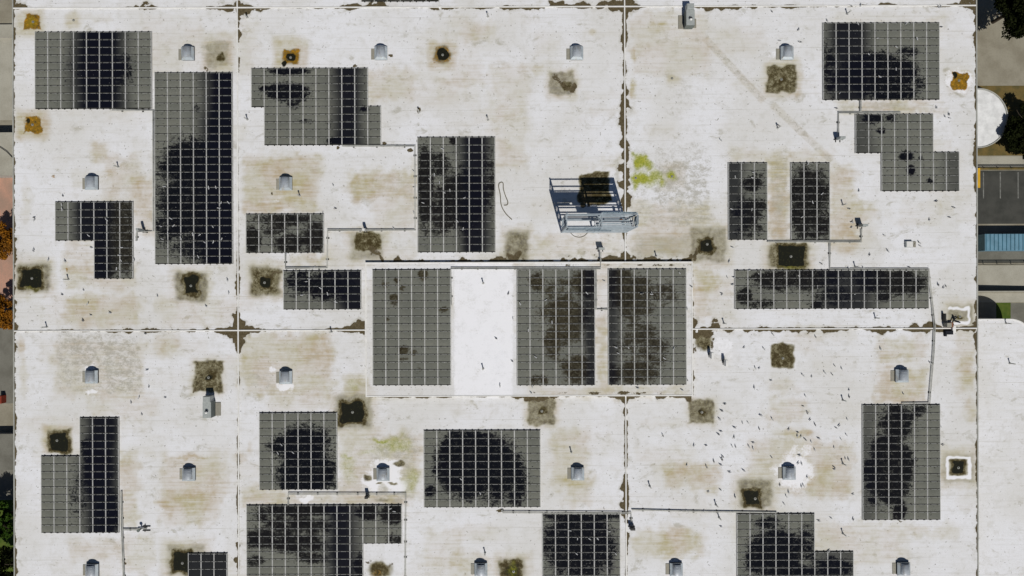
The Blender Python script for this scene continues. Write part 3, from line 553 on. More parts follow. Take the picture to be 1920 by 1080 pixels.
array('a1', 'top left corner solar array crossed by a smooth black vertical band', [(67, 61, 9, 10)], [(186, 24, 42, 1.)], [(200, 135, 48, 38, .72), (228, 128, 26, 32, .55), (140, 120, 20, 40, .3)])
array('a2', 'tallest solar array, twenty five rows high, black over its lower half', [(291, 137, 6, 25)], [(420, 16, 42, 1.)], [(365, 310, 66, 52, .85), (362, 385, 75, 75, .74), (400, 420, 42, 80, .95), (375, 460, 60, 40, .55), (368, 205, 10, 10, .5), (310, 430, 20, 40, .55)])
array('a3', 'L shaped solar array left of the tallest array, below a hooded vent', [(105, 379, 6, 5), (178, 451, 3, 5)], [(178, 20, 26, .97)], [(225, 440, 50, 90, .62), (205, 490, 24, 40, .75), (240, 415, 20, 30, .5)], .3)
array('a4', 'stepped solar array with a blue black band right and a black splash left', [(472, 129, 9, 5), (498, 200, 9, 5)], [(654, 10, 32, .97)], [(540, 174, 42, 18, .9), (505, 168, 22, 8, .75), (545, 134, 44, 7, .85), (552, 192, 14, 14, .6), (637, 265, 24, 9, .8), (683, 205, 10, 6, .7), (575, 228, 20, 5, .45), (616, 232, 10, 10, .4)])
array('a5', 'tall solar array left of the coiled cable, dirtiest in its middle rows', [(783, 258, 6, 15)], [(890, 11, 28, .97)], [(865, 375, 48, 55, .95), (798, 350, 16, 90, .78), (830, 400, 34, 42, .62), (822, 310, 30, 30, .55), (915, 340, 18, 60, .55), (795, 285, 10, 14, .6), (850, 262, 8, 10, .6)], .12)
array('a6', 'small thirty panel array under the tan stained vent, spotted with black blotches', [(462, 402, 6, 5)], [], [(530, 412, 60, 16, .62), (475, 450, 16, 26, .85), (545, 455, 36, 22, .72), (590, 445, 26, 34, .68), (515, 430, 30, 14, .55)], .15)
array('a7', 'small thirty panel array touching the left side of the raised roof, black on the right', [(532, 508, 6, 5)], [(668, 14, 40, .97)], [(610, 535, 50, 28, .82), (570, 530, 34, 30, .6), (550, 520, 16, 16, .6)])
array('a8', 'cleanest grey solar array, at the left end of the raised roof', [(699, 506, 6, 15)], [], [(794, 514, 9, 13, .85), (741, 562, 10, 12, .7), (722, 535, 8, 10, .5), (757, 655, 11, 9, .95), (778, 660, 8, 6, .6), (728, 598, 6, 4, .6), (833, 580, 10, 7, .6), (745, 525, 7, 8, .6), (788, 690, 6, 8, .4), (755, 540, 6, 5, .5), (758, 672, 10, 4, .5)], .75, ZP)
array('a9', 'middle solar array of the raised roof, mottled brown with a black top right corner', [(969, 506, 6, 15)], [(1106, 5, 16, .85)], [(1006, 528, 16, 18, .75), (1095, 530, 26, 30, .8), (1060, 590, 50, 46, .62), (1060, 625, 36, 20, .7), (1035, 640, 20, 40, .6), (1080, 690, 34, 30, .68), (1010, 712, 20, 10, .6), (1050, 540, 40, 24, .45)], .62, ZP)
array('a10', 'right hand solar array of the raised roof, black down its left columns', [(1140, 505, 6, 15)], [(1144, 4, 22, .8)], [(1160, 535, 26, 46, .8), (1190, 560, 40, 50, .64), (1200, 640, 44, 50, .55), (1190, 695, 50, 26, .65), (1230, 660, 30, 40, .5), (1245, 550, 30, 26, .5), (1150, 700, 14, 22, .6)], .5, ZP)
array('a11', 'nine by ten solar array near the top right roof corner', [(1542, 44, 9, 10)], [(1592, 18, 34, .95)], [(1640, 140, 62, 40, .98), (1690, 140, 34, 36, .72), (1670, 175, 50, 16, .8), (1555, 130, 20, 60, .5), (1700, 100, 24, 16, .55), (1560, 150, 16, 20, .6), (1722, 155, 14, 18, .55)])
array('a12', 'stepped grey solar array at the right edge with only a few dark spots', [(1603, 215, 6, 5), (1650, 286, 6, 5)], [(1608, 8, 26, .55), (1790, 4, 26, .5)], [(1634, 222, 22, 12, .82), (1670, 222, 12, 9, .6), (1697, 293, 14, 10, .8), (1706, 320, 9, 12, .85), (1742, 340, 8, 6, .6), (1650, 245, 10, 8, .6), (1725, 297, 6, 6, .5)])
array('a13', 'left one of two narrow three column arrays with an olive strip between them', [(1365, 306, 3, 10)], [(1372, 6, 26, .8)], [(1408, 345, 20, 14, .85), (1405, 395, 34, 30, .62), (1400, 430, 30, 22, .5), (1420, 330, 14, 10, .5)], .1)
array('a14', 'right one of two narrow three column arrays, nearly black below its top row', [(1482, 306, 3, 10)], [], [(1515, 365, 44, 52, .78), (1520, 420, 44, 34, .7), (1500, 400, 24, 40, .7)], .12)
array('a15', 'wide fifteen column array, five rows deep, above the long curb at right', [(1377, 507, 15, 5)], [(1590, 22, 50, .85)], [(1455, 525, 60, 22, .64), (1520, 520, 60, 26, .68), (1560, 555, 50, 24, .45), (1690, 530, 46, 26, .82), (1640, 525, 40, 24, .85), (1395, 555, 14, 18, .85), (1425, 570, 34, 12, .5), (1530, 572, 12, 10, .8), (1655, 555, 16, 10, .7)], .12)
array('a16', 'L shaped solar array at the left edge whose right columns are black', [(151, 783, 3, 5), (80, 854, 6, 10)], [(192, 16, 32, .98)], [(182, 880, 26, 60, .72), (150, 925, 22, 50, .42), (205, 960, 24, 40, .8), (170, 840, 20, 24, .6)])
array('a17', 'sixty panel array left of the yellow moss, black except for its left column', [(487, 774, 6, 10)], [], [(570, 840, 48, 46, .9), (575, 885, 56, 50, .98), (530, 835, 26, 22, .75), (610, 830, 16, 26, .55)])
array('a18', 'solar array with a round black pool over its middle, right of the mossy vent', [(795, 807, 9, 10)], [], [(880, 870, 60, 62, 1.15), (935, 880, 36, 66, .85), (965, 900, 26, 56, .7), (845, 855, 22, 42, 1.0), (980, 880, 12, 26, .5), (808, 920, 14, 12, .6), (820, 880, 12, 10, .7)])
array('a19', 'largest solar array at the bottom, with a navy blue stripe through its right half', [(463, 947, 12, 5), (463, 1018.5, 9, 5)], [(642, 9, 32, .97)], [(565, 955, 70, 14, .9), (560, 985, 80, 20, .62), (500, 1010, 50, 20, .72), (560, 1018, 60, 22, .7), (590, 1045, 40, 12, .6), (480, 1050, 20, 12, .6), (690, 960, 24, 16, .8), (735, 962, 26, 20, .85), (740, 1010, 16, 14, .6), (675, 1060, 12, 24, .9), (510, 965, 40, 20, .6)], .1)
array('a20', 'smallest solar array, three columns wide, beside a black square drain', [(354, 1037, 3, 4)], [(380, 60, 20, .88)], [])
array('a21', 'bottom solar array left of the vertical curb, almost wholly black with bright white lines', [(1017, 963, 6, 9)], [], [(1085, 1020, 66, 66, 1.0), (1090, 965, 74, 14, .95), (1140, 1030, 14, 50, .6), (1030, 1010, 24, 8, .6)])
array('a22', 'stepped solar array at the bottom right with a black heart', [(1381, 963, 6, 9), (1525, 1037, 3, 4)], [(1590, 40, 36, .6)], [(1452, 1035, 52, 46, .98), (1440, 980, 30, 14, .6), (1510, 1020, 24, 40, .55), (1480, 1075, 60, 20, .95), (1415, 1050, 24, 30, .7), (1560, 1065, 40, 24, .7)])
array('a23', 'tall solar array at the lower right roof edge, black down its middle columns', [(1616, 759, 6, 15)], [(1628, 2, 22, .5)], [(1680, 790, 34, 40, .78), (1660, 850, 34, 40, .85), (1665, 905, 42, 44, .85), (1640, 885, 26, 40, .8), (1690, 870, 24, 50, .75), (1685, 955, 14, 26, .85), (1720, 770, 20, 12, .6), (1640, 930, 20, 20, .5)], .06)
array('strip', 'solar array cut off by the top edge of the photo', [(678, -40.2, 6, 3)], [(690, 4, 40, .4)], [(800, -5, 30, 10, .8), (720, 0, 30, 8, .5)], .6)

# ------------------------------------------------------------------ hooded vents
def vent_meshes():
    k = MB(); k.box(-.84, -.88, 0, .84, .88, .34, 0, False);  # curb walls use a near-black material, so their shade is in the colour
    s = MB()                                                    # sloping skirt round three sides of the hood
    X, Y0, Y1, x, y0, z0, z1 = .90, -.93, .90, .60, -.62, .34, .56
    s.add([(-X, Y0, z0), (X, Y0, z0), (X, Y1, z0), (-X, Y1, z0), (-x, y0, z1), (x, y0, z1), (x, Y1, z1), (-x, Y1, z1), (-X, Y0, z0 - .07), (X, Y0, z0 - .07), (X, Y1, z0 - .07), (-X, Y1, z0 - .07)],
          [(0, 1, 5, 4), (1, 2, 6, 5), (3, 0, 4, 7), (8, 9, 1, 0), (9, 10, 2, 1), (11, 8, 0, 3), (2, 3, 7, 6), (10, 11, 3, 2), (4, 5, 6, 7)])
    h = MB(); n = 14; ya, yb_ = -.60, .86; R, H, zb = .60, .44, .565
    arc = [(R * math.cos(math.pi * i / n), H * math.sin(math.pi * i / n)) for i in range(n + 1)]
    v = [(a, ya, zb + c) for a, c in arc] + [(a, yb_, zb + c) for a, c in arc] + [(a * .93, yb_, zb + c * .9) for a, c in arc] + [(a * .93, .35, zb + c * .9) for a, c in arc]
    m = n + 1; f = []
    for i in range(n):
        f += [(i + 1, i, m + i, m + i + 1), (m + i + 1, m + i, 2 * m + i, 2 * m + i + 1)]
    h.add(v, f, 0, True); h.add(v[:m], [tuple(range(m))], 0)
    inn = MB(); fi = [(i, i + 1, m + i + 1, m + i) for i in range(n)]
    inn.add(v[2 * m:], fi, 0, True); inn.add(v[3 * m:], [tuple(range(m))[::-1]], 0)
    sm = MB()
    for y in (-.25, .15, .55): 
        w = [(a * 1.012, y - .012, zb + c * 1.02) for a, c in arc] + [(a * 1.012, y + .012, zb + c * 1.02) for a, c in arc]
        sm.add(w, [(i + 1, i, m + i, m + i + 1) for i in range(n)], 0, True)
    ap = MB(); ap.box(-1.42, -.80, .004, -.845, .72, .07, 0, False, .02)
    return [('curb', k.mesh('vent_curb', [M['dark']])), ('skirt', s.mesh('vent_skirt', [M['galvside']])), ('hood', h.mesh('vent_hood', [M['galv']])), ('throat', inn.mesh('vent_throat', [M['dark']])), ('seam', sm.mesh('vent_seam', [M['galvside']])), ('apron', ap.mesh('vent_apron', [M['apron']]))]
VM = vent_meshes()
for (px, py, lab) in [(354, 102, 'between the top left array and a gritty tan drain patch'), (715, 101, 'above the stepped array with the blue black band'), (1081, 101, 'above the brown diagonal drain stain in the top middle'),
                      (1474, 101, 'above the wedge shaped olive drain stain'), (174, 344, 'above the L shaped array in the upper left bay'), (537, 345, 'ringed by tan stains above the small blotched array'),
                      (174, 706, 'on grey speckled roof in the lower left bay'), (537, 707, 'with fresh white patches, left of the raised roof'), (356, 888, 'right of the L shaped array in the lower left bay'),
                      (719, 888, 'on a white patch ringed by yellow moss'), (1083, 887, 'right of the array with the round black pool'), (1478, 886, 'on a fresh white patch amid scattered gulls'),
                      (1689, 704, 'on the tan patch inside the long bent conduit at right'), (175, 1068, 'cut by the bottom edge at far left'), (902, 1066, 'cut by the bottom edge left of the mossy drain'),
                      (1267, 1066, 'cut by the bottom edge between two dark arrays'), (1692, 1065, 'cut by the bottom edge at far right')]:
    r = thing('roof_vent', 'hooded galvanised roof vent ' + lab, 'roof vent', W(px - .0, py), 'hooded roof vents')
    c = None
    r.scale = (.94, .94, .94)
    for nm, me in VM:
        o = link(nm, me, r)

# ------------------------------------------------------------------ tall air units
def air_unit(px, py, flip, lab):
    r = thing('air_unit', lab, 'air handler', W(px, py), 'tall grey air units')
    s = -1 if flip else 1
    b = MB(); b.box(-.55, -1.05, .02, .55, 1.0, 1.35, 1, False, .03); b.add([(-.53, -1.03, 1.352), (.53, -1.03, 1.352), (.53, .98, 1.352), (-.53, .98, 1.352)], [(0, 1, 2, 3)], 0); b.obj('cabinet', [M['unit'], M['unit_side']], r)  # sides get a darker grey than the top, painting in their shade
    b = MB(); b.box(-.46, 1.0, .35, .46, 1.75, 1.50, 0, True, .05); b.obj('intake_hood', M['unit'], r)
    b = MB(); b.cyl(0, -.15, 1.354, 1.50, .24, .22, 20, 0, False); b.cyl(0, -.15, 1.36, 1.37, .22, .22, 20, 1); b.obj('fan_collar', [M['galv'], M['dark']], r)
    b = MB(); b.cyl(.03 * s, -.32, 1.52, 1.66, .17, .05, 14, 0); b.obj('fan_cap', M['white'], r)
    b = MB(); b.box(s * -1.25 if s > 0 else .56, -1.0, .004, -.56 if s > 0 else 1.25, .75, .10, 0, False, .02); b.obj('base_plate', M['apron'], r)
    b = MB(); b.box(.56 if s > 0 else -.95, -.9, .004, 1.1 if s > 0 else -.56, .3, .08, 0, False, .02); b.obj('side_plate', M['apron'], r)
air_unit(1289.5, 40, False, 'tall grey air unit below the top curb, right of the vertical curb')
air_unit(396.5, 765, True, 'grey air unit just below the olive square drain in the lower left bay')

# ------------------------------------------------------------------ steel billboard frame
def billboard():
    H = 8.7; p0 = W(1053, 436); r = thing('billboard_frame', 'tall open steel billboard frame casting a lattice shadow, astride the vertical curb', 'steel frame', p0)
    w, d = (1172 - 1053) * S, 22 * S; nb = 6
    for i, x in enumerate((0, w / 2, w)):
        for y in (0, d): b = MB(); b.bar((x, y, 0), (x, y, H), .17); b.obj('post', M['steel'], r)
    for y in (0, d):
        for k in range(1, nb + 1):
            z = H * k / nb; b = MB(); b.bar((0, y - .09, z - .06), (w, y - .09, z - .06), .10, .16); b.obj('beam', M['steel'], r)
    for x in (0, w / 2, w):
        b = MB()
        for k in range(nb):
            z0, z1 = H * k / nb, H * (k + 1) / nb
            b.bar((x, .09, z1 - .06), (x, d - .09, z1 - .06), .08)
            if x != w / 2 or k == nb - 1: b.bar((x, .09, z0 + .1), (x, d - .09, z1 - .1), .06)
        b.obj('lacing', M['steel'], r)
    def sheet(x0, x1, z0, z1, y, mat='sheet', ribs=6):
        b = MB(); b.box(x0, y - .02, z0, x1, y + .02, z1); n = ribs
        for i in range(n + 1): b.bar((x0 + (x1 - x0) * i / n, y - .04, z0), (x0 + (x1 - x0) * i / n, y - .04, z1), .035)
        b.obj('billboard_panel', M[mat], r)
    q = H / nb
    sheet(.2, w * .49, 4 * q + .62, 6 * q - .16, -.19); sheet(.2, w * .26, 4 * q + .02, 4 * q + .52, -.19); sheet(w * .30, w * .49, 4 * q + .02, 4 * q + .56, -.19)
    sheet(w * .51, w - .1, 5 * q + .03, 6 * q - .12, d + .16); sheet(w * .51, w - .1, 4 * q + .03, 5 * q - .14, d + .16)
    sheet(w * .34, w * .68, 3 * q + .05, 4 * q - .14, -.19)
    b = MB(); b.box(w + .12, .25, 6 * q - 2.6, w + .16, d - .2, 6 * q - .1); b.obj('billboard_panel', M['sheet'], r)
    b = MB(); b.box(w * .86, d - .2, 1.3, w * .90, d - .14, 3.2); b.obj('billboard_panel', M['rustbrown'], r)
    for k, z in ((0, 2 * q), (1, 4 * q)):
        b = MB()
        for j in range(3): b.bar((w * .5, .3 + j * .3, z), (w - .1, .3 + j * .3, z), .22, .04)
        b.obj('catwalk', M['steel'], r)
    b = MB(); b.box(w * .36, .2, .01, w * .42, .6, .35, 0, True, .02); b.bar((.3, .38, .05), (w * .9, .38, .05), .09); b.obj('lamp_bracket', M['clip'], r)
billboard()

# ------------------------------------------------------------------ conduits
SUP = MB(); SUP.box(-.10, -.20, 0, .10, .20, .10, 0, False, .015); SUPM = SUP.mesh('support_block', [M['clip']])
def conduit(label, runs, sep=2.6, rad=.055, z=RZ):
    o = W(*runs[0][0], z); r = thing('conduit', label, 'conduit', o, 'grey roof conduits')
    for run in runs:
        P = [W(x, y, z) - o for x, y in run]
        for s in (-1, 1):
            pts = []
            for i, p in enumerate(P):
                d = (P[min(i + 1, len(P) - 1)] - P[max(i - 1, 0)]).normalized(); nn = Vector((-d.y, d.x, 0)) * (s * sep * .5 * S * .75)
                if 0 < i < len(P) - 1: nn *= 1.35
                pts.append(p + nn + Vector((0, 0, .17)))
            b = MB(); b.tube(pts, rad, 8); b.obj('pipe', M['pipe'], r)
        for i in range(len(P) - 1):
            L = (P[i + 1] - P[i]).length; n = max(1, int(L / 2.4)); d = (P[i + 1] - P[i])
            for k in range(n):
                q = P[i] + d * ((k + .5) / n + rnd.uniform(-.1, .1) / n); link('support_block', SUPM, r, q, math.atan2(d.y, d.x) + rnd.uniform(-.1, .1))
conduit('pair of grey pipes along the left side of the tallest solar array', [[(211, 206.5), (289, 207.5), (289, 434), (258, 434), (257, 452)]])
conduit('pipes looping round the bare roof between the upper middle arrays', [[(642, 274), (778, 274), (779, 431), (615, 431.5), (614, 502), (536, 502.5), (536, 476)]])
conduit('pipe along the top of the raised roof ending in an upright box', [[(846, 572), (846, 503), (1126, 503), (1126, 472)]], z=ZP)
conduit('short pipe between the two right arrays of the raised roof', [[(1117, 506), (1117, 580), (1139, 580)]], z=ZP)
conduit('pipe bending down left of the stepped array at the right edge', [[(1688, 211.5), (1571, 211.5), (1571, 256)], [(1612.5, 189), (1612.5, 211)]])
conduit('pipe under the two narrow arrays with a rising right end', [[(1438, 453), (1614, 453), (1614, 430)]])
conduit('long bent pipe crossing the long curb at the right side', [[(1555, 454), (1555, 505), (1740, 505), (1751, 612), (1749, 660), (1741, 755), (1690, 756)]])
conduit('pipe down the right side of the L shaped array at lower left', [[(228.5, 920), (230, 992), (234, 1100)], [(231, 992), (262, 992)]])
conduit('pipe framing a bright white patch above the largest bottom array', [[(541, 946), (541, 925), (761, 925), (760, 1100)]])
conduit('pipe running below the array with the round black pool', [[(941, 955), (943, 959.5), (1183, 961), (1183.5, 984)]])
conduit('thin dark pipe running right from the lower vertical curb', [[(1184, 955), (1320, 958.5), (1456, 960)]], 1.6, .045)

# ------------------------------------------------------------------ junction boxes and small gear
def post_box(px, py, lab, w=.55, d=.28, h=.95, leg=.45, rot=0, z=RZ, face='unit'):
    r = thing('junction_box', lab, 'junction box', W(px, py, z), 'upright junction boxes', math.radians(rot))
    b = MB(); b.box(-w / 2, -d / 2, leg, w / 2, d / 2, leg + h, 0, True, .03); b.obj('cabinet', M[face], r)
    for x in (-w * .4, w * .4): b = MB(); b.bar((x, 0, 0), (x, 0, leg + .05), .07); b.obj('leg', M['pipe'], r)
    b = MB(); b.bar((-w * .75, 0, .08), (w * .75, 0, .08), .10); b.bar((-w * .4, -.35, .05), (-w * .4, .35, .05), .09); b.bar((w * .4, -.35, .05), (w * .4, .35, .05), .09); b.obj('foot', M['clip'], r)
    b = MB(); b.box(w * .2, -d / 2 - .03, leg + h * .5, w * .3, -d / 2 - .002, leg + h * .7); b.obj('handle', M['clip'], r)
post_box(1125.5, 467, 'upright box standing just above the raised roof edge', .75, .3, .9)
post_box(1570.5, 262, 'upright box at the end of the bent pipe beside the stepped right array', .7, .3, 1.0)
post_box(1611.5, 424, 'upright box in a ring of droppings right of the narrow arrays', .7, .3, 1.1)
post_box(270.5, 432, 'slim upright box between the L shaped and the tallest arrays', .3, .3, 1.3)
post_box(686, 432, 'slim white upright box on the pipe above the brown drain stain', .34, .3, 1.1, face='white')
post_box(690, 928, 'black upright box on the pipe above the largest bottom array', .4, .3, .8, face='clip')
post_box(1184, 987, 'black box beside the lower vertical curb', .6, .3, .7, face='clip')
post_box(1331, 665, 'white upright box, left one of a pair right of the raised roof', .3, .8, .8, face='white')
post_box(1357.5, 679, 'white upright box, right one of a pair right of the raised roof', .3, .8, .8, face='white')
def pump(px, py, lab):
    r = thing('pipe_assembly', lab, 'pipe fitting', W(px, py))
    b = MB(); b.tube([(-.3, 0, .2), (.9, 0, .2)], .08); b.obj('pipe', M['pipe'], r)
    b = MB(); b.tube([(.2, 0, .2), (.2, 0, .9)], .09); b.cyl(.2, 0, .9, 1.0, .2, .2, 12); b.obj('riser', M['unit_side'], r)
    b = MB(); b.tube([(.6, .5, .1), (.6, -.45, .1)], .07); b.tube([(.3, .25, .1), (1.3, .25, .1)], .06); b.tube([(.3, -.3, .1), (1.3, -.3, .1)], .06); b.obj('manifold', M['clip'], r)
pump(264, 990, 'black pipe fitting with two prongs at the end of a short pipe, lower left bay')
# equipment pile at the long bent pipe
r = thing('equipment_cabinet', 'grey cabinet beside the curb with black hoses, below the right edge drain', 'cabinet', W(1772, 609))
b = MB(); b.box(-.3, -.25, .1, .3, .3, .9, 0, True, .03); b.obj('cabinet', M['apron'], r)
b = MB(); b.box(-.2, -1.25, .05, .8, -.75, .45, 0, True, .03); b.box(-.2, -1.5, .05, .05, -1.25, .3); b.obj('tray', M['dark'], r)
b = MB(); b.box(.35, -.3, .05, .8, .35, .5, 0, True, .03); b.obj('motor', M['rustbrown'], r)
for pts in ([(.9, -.1, .15), (.75, .3, .3), (.95, .75, .35), (1.2, .85, .25), (1.5, 1.0, .15)], [(1.0, .8, .3), (1.25, .45, .2), (1.9, .3, .12)], [(1.0, .85, .3), (.95, 1.3, .12)]):
    b = MB(); b.tube(pts, .075, 8); b.obj('hose', M['dark'], r)
b = MB(); b.box(-.42, .45, .02, -.2, 1.5, .6, 0, True, .03); b.obj('upright', M['clip'], r)
b = MB(); b.box(.75, -1.0, .02, 1.2, -.05, .4, 0, True, .03); b.obj('white_box', M['white'], r)
r = thing('roof_hatch', 'small white skylight hatch alone on the clean roof at right', 'roof hatch', W(1703, 458))
b = MB(); b.box(-.5, -.42, 0, .45, .42, .35, 0, False, .03); b.obj('frame', M['unit'], r)
b = MB(); b.box(-.42, -.36, .352, .38, .36, .40, 0, False, .02); b.obj('lid', M['white'], r)
b = MB(); b.box(.5, -.4, .01, .95, .38, .09, 0, False, .02); b.bar((.55, -.3, .12), (.9, .2, .12), .05); b.obj('side_plate', M['apron'], r)

# drains (strainer domes in the middle of the stained squares)
DM = MB(); DM.cyl(0, 0, 0, .03, .17, .17, 12); DM.cyl(0, 0, .031, .13, .11, .06, 12); DMM = DM.mesh('roof_drain', [M['strain']])
for px, py, lab in [(62, 41, 'gold and rust square in the top left corner'), (138, 38, 'faint tan square beside the top left array'), (61, 234, 'orange square by the left roof edge'), (545, 108, 'gold ringed black square above the stepped array'), (830, 103, 'black square with gold rim at top centre'),
                    (1260, 147, 'faint tan ring right of the upper vertical curb'), (1465, 149, 'olive wedge shaped stain'), (1798, 151, 'bright orange patch by the right roof edge'), (60, 522, 'black green square by the left roof edge'), (358, 536, 'black square under the tallest array'),
                    (496, 530, 'black square with a brown tail left of the raised roof'), (1326, 458, 'black square right of the raised roof corner'), (1483, 481, 'biggest black square, under the narrow arrays'), (1468, 672, 'dark X shaped olive square'), (391, 708, 'olive square above the lower left air unit'), (661, 773, 'black square at the lower left corner of the raised roof'),
                    (1016, 771, 'brown topped grey patch under the raised roof'), (1316, 773, 'olive patch under the right corner of the raised roof'), (107, 826, 'black square with an orange rim at lower left'), (342, 1056, 'black square touching the smallest array'), (1416, 935, 'grey square below the gull strewn vent'), (1797, 877, 'black square inside a white ring'),
                    (1800, 594, 'pale olive patch in the corner by the right curb'), (963, 1072, 'mossy ring at the bottom edge'), (1260, 331, 'small green square beside the bright moss'), (1192, 334, 'dark spot inside the bright moss')]:
    tag(link('roof_drain', DMM, None, W(px, py) + Vector((0, 0, .003))), 'small roof drain in the ' + lab, 'roof drain', 'roof drains')

# vent pipes
VP = MB(); VP.tube([(0, 0, 0), (0, 0, .95)], .075, 10); VP.cyl(0, 0, 0, .12, .17, .10, 12, 0, False); VP.cyl(0, 0, .95, 1.0, .11, .11, 12); VPM = VP.mesh('vent_pipe', [M['pvc']])
for px, py, lab in [(464, 33, 'right of the top left curb crossing'), (464, 224, 'left of the stepped array'), (915, 31, 'below the top curb in the middle'), (915, 225, 'above the tall middle array'), (88, 613, 'above the long curb at far left'), (128.5, 524, 'with a rust mark left of the L shaped array'), (562, 367, 'right of the tan stained vent'),
                    (906, 531, 'upper one on the bare white part of the raised roof'), (906, 691, 'lower one on the bare white part of the raised roof'), (1458, 240, 'below the olive wedge stain'), (1071, 847, 'above the vent right of the black pool array'), (909.5, 1036, 'above the bottom vent left of the mossy drain'), (1218, 911, 'right of the lower vertical curb'),
                    (1580, 750, 'amid gulls left of the lower right array'), (1580, 384, 'right of the narrow arrays'), (1580, 869, 'left of the lower right array halfway down'), (1580, 1000, 'below the gulls right of the stepped bottom array'), (1641, 596, 'under the wide array near the long curb'), (1342, 946, 'above the thin dark pipe'), (1348, 970, 'below the thin dark pipe'), (622, 622, 'at the curb left of the raised roof'),
                    (222, 313, 'above the upper left hooded vent'), (1357, 606, 'above the long curb right of the raised roof'), (1588, 26, 'below the top curb near the top right array'), (786, 210, 'on a brown spot between the upper middle arrays'), (1230, 480, 'on speckled roof above the raised roof'), (901, 852, 'standing up beside the black pool array'), (1602, 500, 'above the wide array')][:-2] + [(1603, 500, 'above the wide array')]:
    z = ZP if (686 < px < 1297 and 493 < py < 742) else RZ
    tag(link('vent_pipe', VPM, None, W(px, py, z)), 'short pale vent pipe ' + lab, 'vent pipe', 'short vent pipes')
for lab, pts, rad in [('tan cable lying in a long loop right of the tall middle array', [(960, 412), (948, 400), (940, 385), (938, 365), (935, 350), (937, 343), (943, 343), (944, 355), (948, 368), (952, 378), (951, 384), (945, 385)], .06), ('dark cable curving in front of the steel billboard frame', [(1070, 437), (1077, 443), (1087, 445), (1096, 442), (1102, 436)], .04)]:
    o = W(*pts[0]); P = [W(*p) - o + Vector((0, 0, .05)) for p in pts]
    Q = []
    for i in range(len(P) - 1):
        p0, p1, p2, p3 = P[max(i - 1, 0)], P[i], P[i + 1], P[min(i + 2, len(P) - 1)]
        for k in range(6):
            t = k / 6; Q.append(.5 * ((2 * p1) + (p2 - p0) * t + (2 * p0 - 5 * p1 + 4 * p2 - p3) * t * t + (3 * p1 - p0 - 3 * p2 + p3) * t ** 3))
    Q.append(P[-1]); b = MB(); b.tube(Q, rad, 6); tag(b.obj('cable', M['cable'], None, o), lab, 'cable')

# ------------------------------------------------------------------ gulls
def gull_mesh(k):
    b = MB(); st = [(-.30, .015, .012, .235), (-.24, .045, .02, .23), (-.15, .075, .055, .22), (-.04, .10, .085, .22), (.06, .098, .092, .23), (.13, .07, .08, .26), (.165, .05, .06, .31), (.19, .048, .05, .345), (.225, .045, .045, .355), (.26, .02, .022, .345)]
    n = 10; rings = []
    for x, ry, rz_, z in st: rings.append([(x, ry * math.cos(2 * math.pi * i / n), z + rz_ * math.sin(2 * math.pi * i / n)) for i in range(n)])
    v = [p for R in rings for p in R]
    for i in range(len(st) - 1):
        for j in range(n):
            up = 0 < j < n / 2 and 1 <= i <= 4 or (i <= 4 and j == 0 and i >= 1)
            b.f.append((i * n + j, (i + 1) * n + j, (i + 1) * n + (j + 1) % n, i * n + (j + 1) % n)); b.m.append(1 if up and i <= 4 else 0); b.sm.append(True)
    b.v += v; b.f.append(tuple(range(n))); b.m.append(2); b.sm.append(False)
    b.tube([(.255, 0, .345), (.31, 0, .338)], [.016, .004], 6, 3)
    for s in (-1, 1):
        b.add([(-.02, s * .075, .27), (.09, s * .08, .24), (-.2, s * .06, .23), (-.36, s * .03, .225), (-.1, s * .105, .22)], [(0, 2, 3, 4, 1)[::s]], 1)
        b.add([(-.24, s * .05, .238), (-.38, s * .025, .23), (-.26, s * .02, .246)], [(0, 1, 2)[::-s]], 2)
        b.tube([(.0, s * .035, .16), (.01, s * .035, 0)], .009, 5, 3); b.add([(0, s * .035, .004), (.06, s * .06, .004), (.06, s * .01, .004)], [(0, 1, 2)], 3)
    return b.mesh('gull', [M['gw'], M[k], M['gb'], M['gy']])
M['gw'] = simple('white_feather', (.72, .72, .70), .08, 5, .8); M['gg'] = simple('grey_mantle', (.36, .365, .37), .1, 5, .8); M['gd'] = simple('dark_mantle', (.13, .13, .13), .1, 5, .8)
M['gb'] = simple('black_tip', (.02, .02, .02), .1, 5, .8); M['gy'] = simple('yellow_bill', (.45, .25, .03), .1, 5, .7)
GM = [gull_mesh('gg'), gull_mesh('gd')]
grng = random.Random(4)
ngull = 0
def gull(px, py, lab, z=RZ, dark=None, a=None):
    global ngull
    if grng.random() < .335: return
    ngull += 1
    me = GM[1 if (grng.random() < .3 if dark is None else dark) else 0]
    ang = math.radians(grng.gauss(125, 45) if a is None else a)
    o = tag(link('gull', me, None, W(px, py, z), ang), lab, 'gull', 'gulls standing about the roof'); s = grng.uniform(.62, .85); o.scale = (s, s, s)
def flock(lab, pts, z=RZ, dark=None):
    for p in pts: gull(p[0] + grng.uniform(-.8, .8), p[1] + grng.uniform(-.8, .8), lab, z, dark)
def zf(x0, y0, k=1 / 3.3103): return lambda L: [(x0 + a * k, y0 + c * k) for a, c in L]
q = zf(1340, 754)
